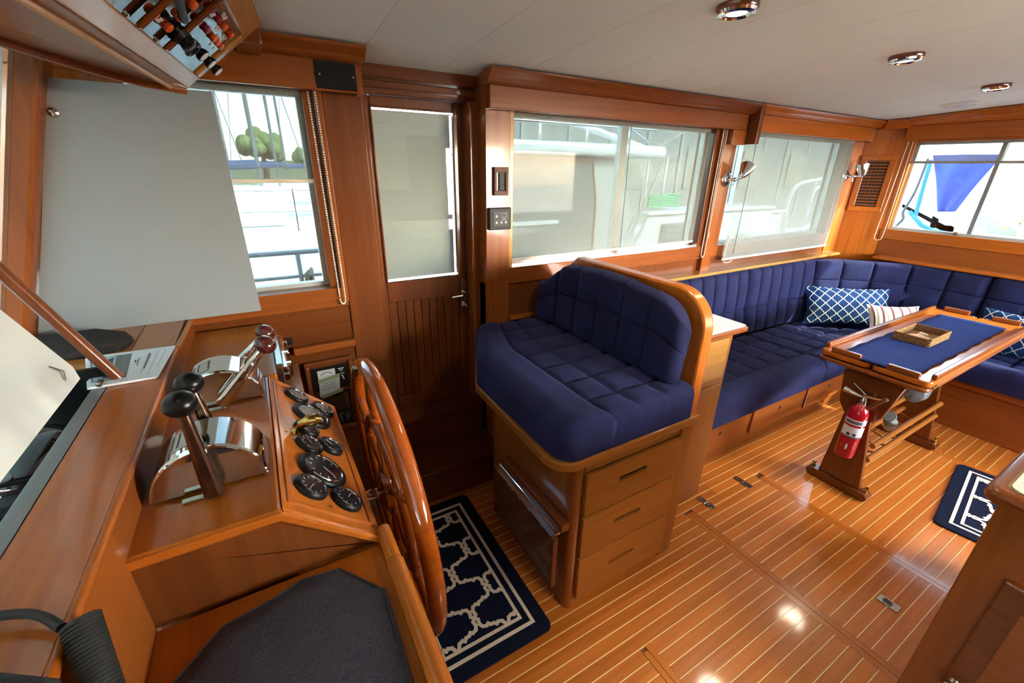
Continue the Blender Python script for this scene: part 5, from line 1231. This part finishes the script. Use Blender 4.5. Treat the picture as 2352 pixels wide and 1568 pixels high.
build(MB().tube([(.70 + .10 * math.cos(a), 4.97, .66 + .16 * math.sin(a)) for a in [q * PI / 8 for q in range(16)]], .035, 8, closed=True), 'fender_ring', flat('fender_blue', '#3b5a7a', .5), sb_, smooth=True)
# masts, far boats, trees
for i, (x, y, h) in enumerate(((0.25, 13.5, 14), (-.45, 15.3, 12), (-2.1, 17.1, 13), (0.95, 18.9, 12), (-3.6, 20.7, 12), (1.5, 22.5, 15), (3.4, 24.5, 14))):
    e = empty('moored_yacht', (x, y, -1.2), 'far white masted yacht with blue boom cover, ' + ('nearest', 'second nearest', 'third nearest', 'fourth', 'fifth', 'second farthest', 'farthest')[i] + ' in the moored row', 'boat', 'far yachts with masts')
    build(MB().prism([(x - 2.2, -1.15), (x + 1.6, -1.15), (x + 2.3, .35), (x - 2.3, .35)], 'y', y - .6, y + .6), 'hull', GREL, e, bev=.05)
    build(MB().box(x - 1.2, y - .45, .35, x + .6, y + .45, .75), 'cabin', GREL, e, bev=.05)
    build(MB().tube([(x, y, .35), (x, y, h)], .05, 8), 'mast', flat('spar_dark', '#6c7478', .5), e, smooth=True)
    build(MB().tube([(x, y, 1.5), (x - 1.9, y, 1.4)], .11, 8), 'boom_cover', flat('cover_blue', '#46618c', .8), e, smooth=True)
    tubes('stay', flat('spar_dark', '#6c7478'), e, .012, [(x, y, h), (x + 2.2, y, .4)], [(x, y, h), (x - 2.2, y, .4)])
TREE = fabric('tree_leaves', '#56663f', '#8a9a62', 1.2)
for i, (x, y, r_, z) in enumerate(((1.9, 62, 2.3, 3.4), (11.5, 62, 1.6, 2.6), (-7, 62, 1.8, 2.4), (6.4, 62, 1.4, 2.3))):
    e = empty('tree', (x, y, -.5), ('round leafy tree on the far shore straight past the masts', 'far shore tree right of the round tree', 'far shore tree left of the round tree', 'smaller far shore tree behind the round tree')[i], 'tree')
    m = MB()
    for k in range(26):
        a, b_ = random.uniform(0, 2 * PI), random.uniform(-.7, 1.2); q = random.uniform(.45, .9) * r_
        m.ball((x + q * math.cos(a) * math.cos(b_), y + q * math.sin(a) * math.cos(b_), z + q * math.sin(b_) * .8), r_ * random.uniform(.28, .42), 9)
    build(m, 'crown', TREE, e); build(MB().lathe([(r_ * .16, 0), (r_ * .12, z * .6), (r_ * .1, z)], (x, y, -.5), (0, 0, 1), 10), 'trunk', flat('bark', '#4a3c2e', .9), e)
build(MB().prism([(-60, -1.2), (60, -1.2), (60, 1.8), (30, 2.6), (0, 1.9), (-30, 2.5), (-60, 1.5)], 'y', 72, 74), 'far_shore', flat('far_shore_green', '#77836b', .9), kind='stuff', label='low wooded far shore behind the moored yachts')
# trawler alongside
tr_ = empty('motor_yacht', (3, 5, -1.2), 'white motor yacht moored alongside with tinted cabin window', 'boat')
build(MB().box(0.9, 4.02, -1.15, 7.0, 7.5, .42), 'hull', GREL, tr_, bev=.05)
build(MB().prism([(1.9, .42), (4.28, .42), (3.78, 1.62), (1.9, 1.62)], 'y', 4.0, 6.8), 'cabin', flat('cabin_side', '#c2c6c4', .35), tr_, bev=.02)
build(MB().prism([(2.0, .60), (3.42, .60), (3.42, 1.15), (3.32, 1.58), (2.0, 1.58)], 'y', 3.985, 3.999), 'cabin_window', flat('tinted_pane', '#7f8a88', .08), tr_)
build(MB().tube([(3.43, 3.985, .60), (3.43, 3.985, 1.15), (3.33, 3.985, 1.58), (2.0, 3.985, 1.59)], .016, 8), 'window_trim', flat('trim_tan', '#b48a63', .5), tr_)
build(MB().box(2.05, 3.975, .93, 2.90, 3.984, .975), 'inside_rail', GREL, tr_)
build(MB().prism(rrect(1.6, 3.85, 4.40, 7.0, .12), 'z', 1.63, 1.76), 'roof', GREL, tr_, bev=.04)
tubes('roof_rail', CHROME, tr_, .015, [(1.6, 3.95, 1.93), (4.2, 3.95, 1.93)], [(1.6, 3.95, 2.10), (3.4, 3.95, 2.10), (4.1, 3.95, 1.80)])
for x in (1.9, 2.6, 3.2, 3.8): tubes('rail_post', CHROME, tr_, .012, [(x, 3.95, 1.75), (x, 3.95, 2.1 if x < 3.4 else 1.93)])
build(MB().tube([(2.1, 4.6, 2.3), (4.3, 4.2, 1.75)], .04, 8), 'boom', GREL, tr_, smooth=True)
build(MB().prism([(4.02, .42), (7.0, .42), (7.0, .97), (4.30, .97)], 'y', 3.96, 4.02), 'bulwark', GREL, tr_, bev=.02)
build(MB().box(4.25, 3.92, .97, 7.0, 4.06, 1.01), 'cap_rail', flat('cap_white', '#f1f2f0', .3), tr_, bev=.01)
build(MB().box(4.55, 3.90, .62, 4.95, 3.959, .86), 'port_light', flat('tinted_pane', '#7f8a88'), tr_, bev=.02)
for x in (4.42, 4.75, 5.4): tubes('awning_post', GREL, tr_, .018, [(x, 4.2, 1.0), (x, 4.2, 1.68)])
tubes('guy_rope', flat('rope_cream', '#c9bfa8'), tr_, .012, [(4.0, 3.94, .75), (4.4, 3.94, 1.62)], [(4.35, 4.1, 1.72), (5.1, 4.1, 2.05)])
m = MB()
for k in range(5): m.tube(spline([(4.42, 4.12, 1.07 + .032 * k), (4.60, 4.10, 1.045 + .032 * k), (4.80, 4.12, 1.075 + .032 * k), (4.98, 4.11, 1.05 + .032 * k)], 5), .019, 7)
build(m, 'green_hose', flat('hose_green', '#3fb07c', .4), smooth=True, label='coiled green hose stowed on the motor yacht side rail', cat='hose')
# boathouse
bh = empty('boathouse', (10, 11, -1.2), 'long grey boathouse with a pitched roof behind the motor yacht', 'building')
build(MB().box(6.2, 11, -1.15, 30, 16, 3.6), 'wall', flat('boathouse_grey', '#8f9492', .7), bh)
build(MB().prism([(10.8, 3.6), (13.5, 5.0), (16.2, 3.6)], 'x', 6.0, 30.2), 'roof', flat('boathouse_roof', '#7a7d7c', .6), bh)
for k in range(10): build(MB().box(6.6 + k * 1.6, 10.96, -.9, 6.7 + k * 1.6, 10.999, 3.5), 'batten', flat('batten_grey', '#a2a7a5', .6), bh)
for k in range(5): build(MB().box(7.0 + k * 3.2, 10.95, .9, 8.2 + k * 3.2, 10.998, 2.2), 'window', flat('tinted_pane', '#7f8a88'), bh)
# work boat and arched rail beyond the aft side window
wk = empty('deck_box', (8.3, 5, -.3), 'white deck locker with small window beyond the aft side window', 'locker')
build(MB().box(7.3, 5.0, -.418, 9.25, 6.3, .74), 'body', flat('locker_white', '#cdd2d1', .4), wk, bev=.03)
build(MB().box(7.25, 4.95, .74, 9.3, 6.35, .80), 'lid', GREL, wk, bev=.02)
build(MB().box(7.85, 4.985, .22, 8.42, 4.999, .62), 'small_window', flat('tinted_pane', '#7f8a88'), wk, bev=.01)
m = MB()
for k in range(4): m.tube([(8.05 + .12 * k + .16 * math.cos(a), 5.5 + .16 * math.sin(a), .82 + .02 * k) for a in [q * PI / 8 for q in range(16)]], .022, 7, closed=True)
build(m, 'rope_coil', flat('rope_white', '#d8d8d2', .8), smooth=True, label='white rope coils on the deck locker lid', cat='rope')
ar = empty('boarding_arch', (10.1, 5, -.3), 'white arched boarding rail with braces beyond the aft side window', 'rail')
tubes('arch_tube', GREL, ar, .035, spline([(9.75, 5.0, -.418), (9.35, 5.0, .7), (9.35, 5.0, 1.05), (9.55, 5.0, 1.27), (10.2, 5.0, 1.36), (11.6, 5.0, 1.45)], 6), [(10.15, 5.0, .30), (10.15, 5.0, 1.36)], [(10.15, 5.0, .32), (11.2, 5.0, .9)], [(9.5, 5.0, .36), (11.6, 5.0, .42)], spline([(10.2, 5.1, .9), (10.5, 5.1, 1.2), (11.6, 5.1, 1.3)], 5))
build(MB().box(7.1, 4.6, -.75, 14, 9.5, -.42), 'float_dock', flat('dock_boards', '#a9a79c', .8), label='pale floating dock beyond the deck locker', cat='dock')
# aft deck
build(MB().box(4.33, -1.9, 0.35, 6.6, 1.9, 0.55), 'cockpit_deck', flat('cockpit_white', '#d9dbd6', .5), label='white cockpit deck behind the aft window', cat='deck')
build(MB().box(4.92, -1.9, 1.98, 6.6, 0.90, 2.05), 'sun_limit_overhang', GREL, label='unseen white boat deck overhang above the cockpit, added to limit sun', cat='overhang')  # added out of view; its edges limit the sun reaching the settee corner
dv = empty('davit_frame', (5.9, 1.7, .55), 'white braced davit frame outside the aft window at left', 'frame')
def bar(a, b_, w, name='brace'):
    a, b_ = Vector(a), Vector(b_); d_ = (b_ - a); L_ = d_.length; d_.normalize(); sv = Vector((1, 0, 0)); o = d_.cross(sv).normalized()
    build(MB().obox((a + b_) / 2, d_ * L_ / 2, o * w, sv * .012), name, GREL, dv, bev=.004)
bar((5.6, 2.15, 1.55), (5.6, 1.60, 1.57), .05); bar((5.6, 2.1, 1.27), (5.6, 1.45, 1.31), .035); bar((5.6, 2.05, 1.30), (5.6, 1.42, 1.0), .032); bar((5.6, 1.95, 1.22), (5.6, 1.30, .93), .03); bar((5.6, 2.2, .98), (5.6, 1.25, 1.05), .03); bar((5.6, 1.63, 1.40), (5.6, 1.60, 1.02), .03); bar((5.45, 1.395, 1.17), (5.45, 1.38, .96), .028, 'post')
bar((5.6, 1.36, 1.28), (5.6, 1.02, 1.06), .022); bar((5.6, 2.25, .5), (5.6, 2.20, 1.9), .03, 'post')
# blue cover hanging to a point
m = MB(); tl, trr, tip = Vector((5.4, 1.735, 1.66)), Vector((5.4, 1.285, 1.66)), Vector((5.4, 1.500, 1.165))
def tarp(u, v):
    a = tl.lerp(trr, u); q = v ** 1.0; b_ = tl.lerp(tip + Vector((0, .055, .02)), q); c_ = trr.lerp(tip + Vector((0, -.06, .03)), q); p = b_.lerp(c_, u)
    return (p.x - .05 * math.sin(u * PI) + .02 * math.sin(u * 9 + v * 4), p.y, p.z)
m.grid(tarp, 16, 16); o = build(m, 'blue_cover', CANVASB, smooth=True, label='blue canvas cover hanging to a point outside the aft window', cat='cover'); o.modifiers.new('thick', 'SOLIDIFY').thickness = .004
stp = empty('blue_strap', (5.35, 1.70, 1.1), 'bright blue webbing strap hanging beside the blue cover', 'strap')
build(MB().tube([(5.37, 1.725, 1.62), (5.36, 1.705, 1.36), (5.36, 1.690, 1.12)], .016, 6), 'strap_run', STRAPB, stp); build(MB().tube([(5.35, 1.74, 1.17), (5.34, 1.62, 1.06), (5.34, 1.52, 1.02), (5.34, 1.42, 1.01)], .018, 6), 'strap_tail', STRAPB, stp)
m = MB()
for k in range(6): m.tube([(5.30, 1.55 - .02 * k + .05 * math.cos(a + k), .985 + .016 * math.sin(a * 2 + k)) for a in [q * PI / 5 for q in range(10)]], .008, 6, closed=True)
build(m, 'strap_tangle', STRAPB, stp)
build(MB().tube(spline([(5.33, 1.735, 1.63), (5.33, 1.745, 1.35), (5.33, 1.78, 1.17), (5.33, 1.77, 1.08), (5.33, 1.90, .90)], 6), .010, 7), 'dark_rope', flat('dark_rope', '#4a4f5a', .8), smooth=True, label='dark rope hanging in front of the davit frame', cat='rope')
bt = empty('dinghy', (6.2, .7, .55), 'cream inflatable dinghy stowed across the stern', 'boat')
build(MB().tube(spline([(6.25, 1.35, 1.10), (6.28, 1.20, 1.35), (6.3, .9, 1.45), (6.3, .2, 1.45), (6.3, -1.2, 1.40)], 6), .22, 16), 'tube', flat('dinghy_cream', '#d6d3c0', .5), bt, smooth=True)
build(MB().box(6.05, -1.2, .80, 6.5, 1.15, 1.2), 'floor_board', flat('dinghy_cream', '#d6d3c0'), bt, bev=.05)
build(MB().tube(spline([(5.8, 1.20, 1.06), (5.8, 1.08, 1.16), (5.8, .98, 1.29), (5.8, .92, 1.36)], 5), .02, 8), 'oar', flat('oar_wood', '#d9b58f', .5), bt, smooth=True)
build(MB().box(6.7, -3.2, 0.2, 7.2, 3.2, 1.28), 'stern_dock', flat('dock_boards', '#a9a79c'), label='pale timber dock edge behind the stern', cat='dock')
build(MB().box(5.9, -1.9, .55, 6.0, 2.0, .98), 'transom', GREL, label='white transom bulwark at the stern', cat='bulwark')
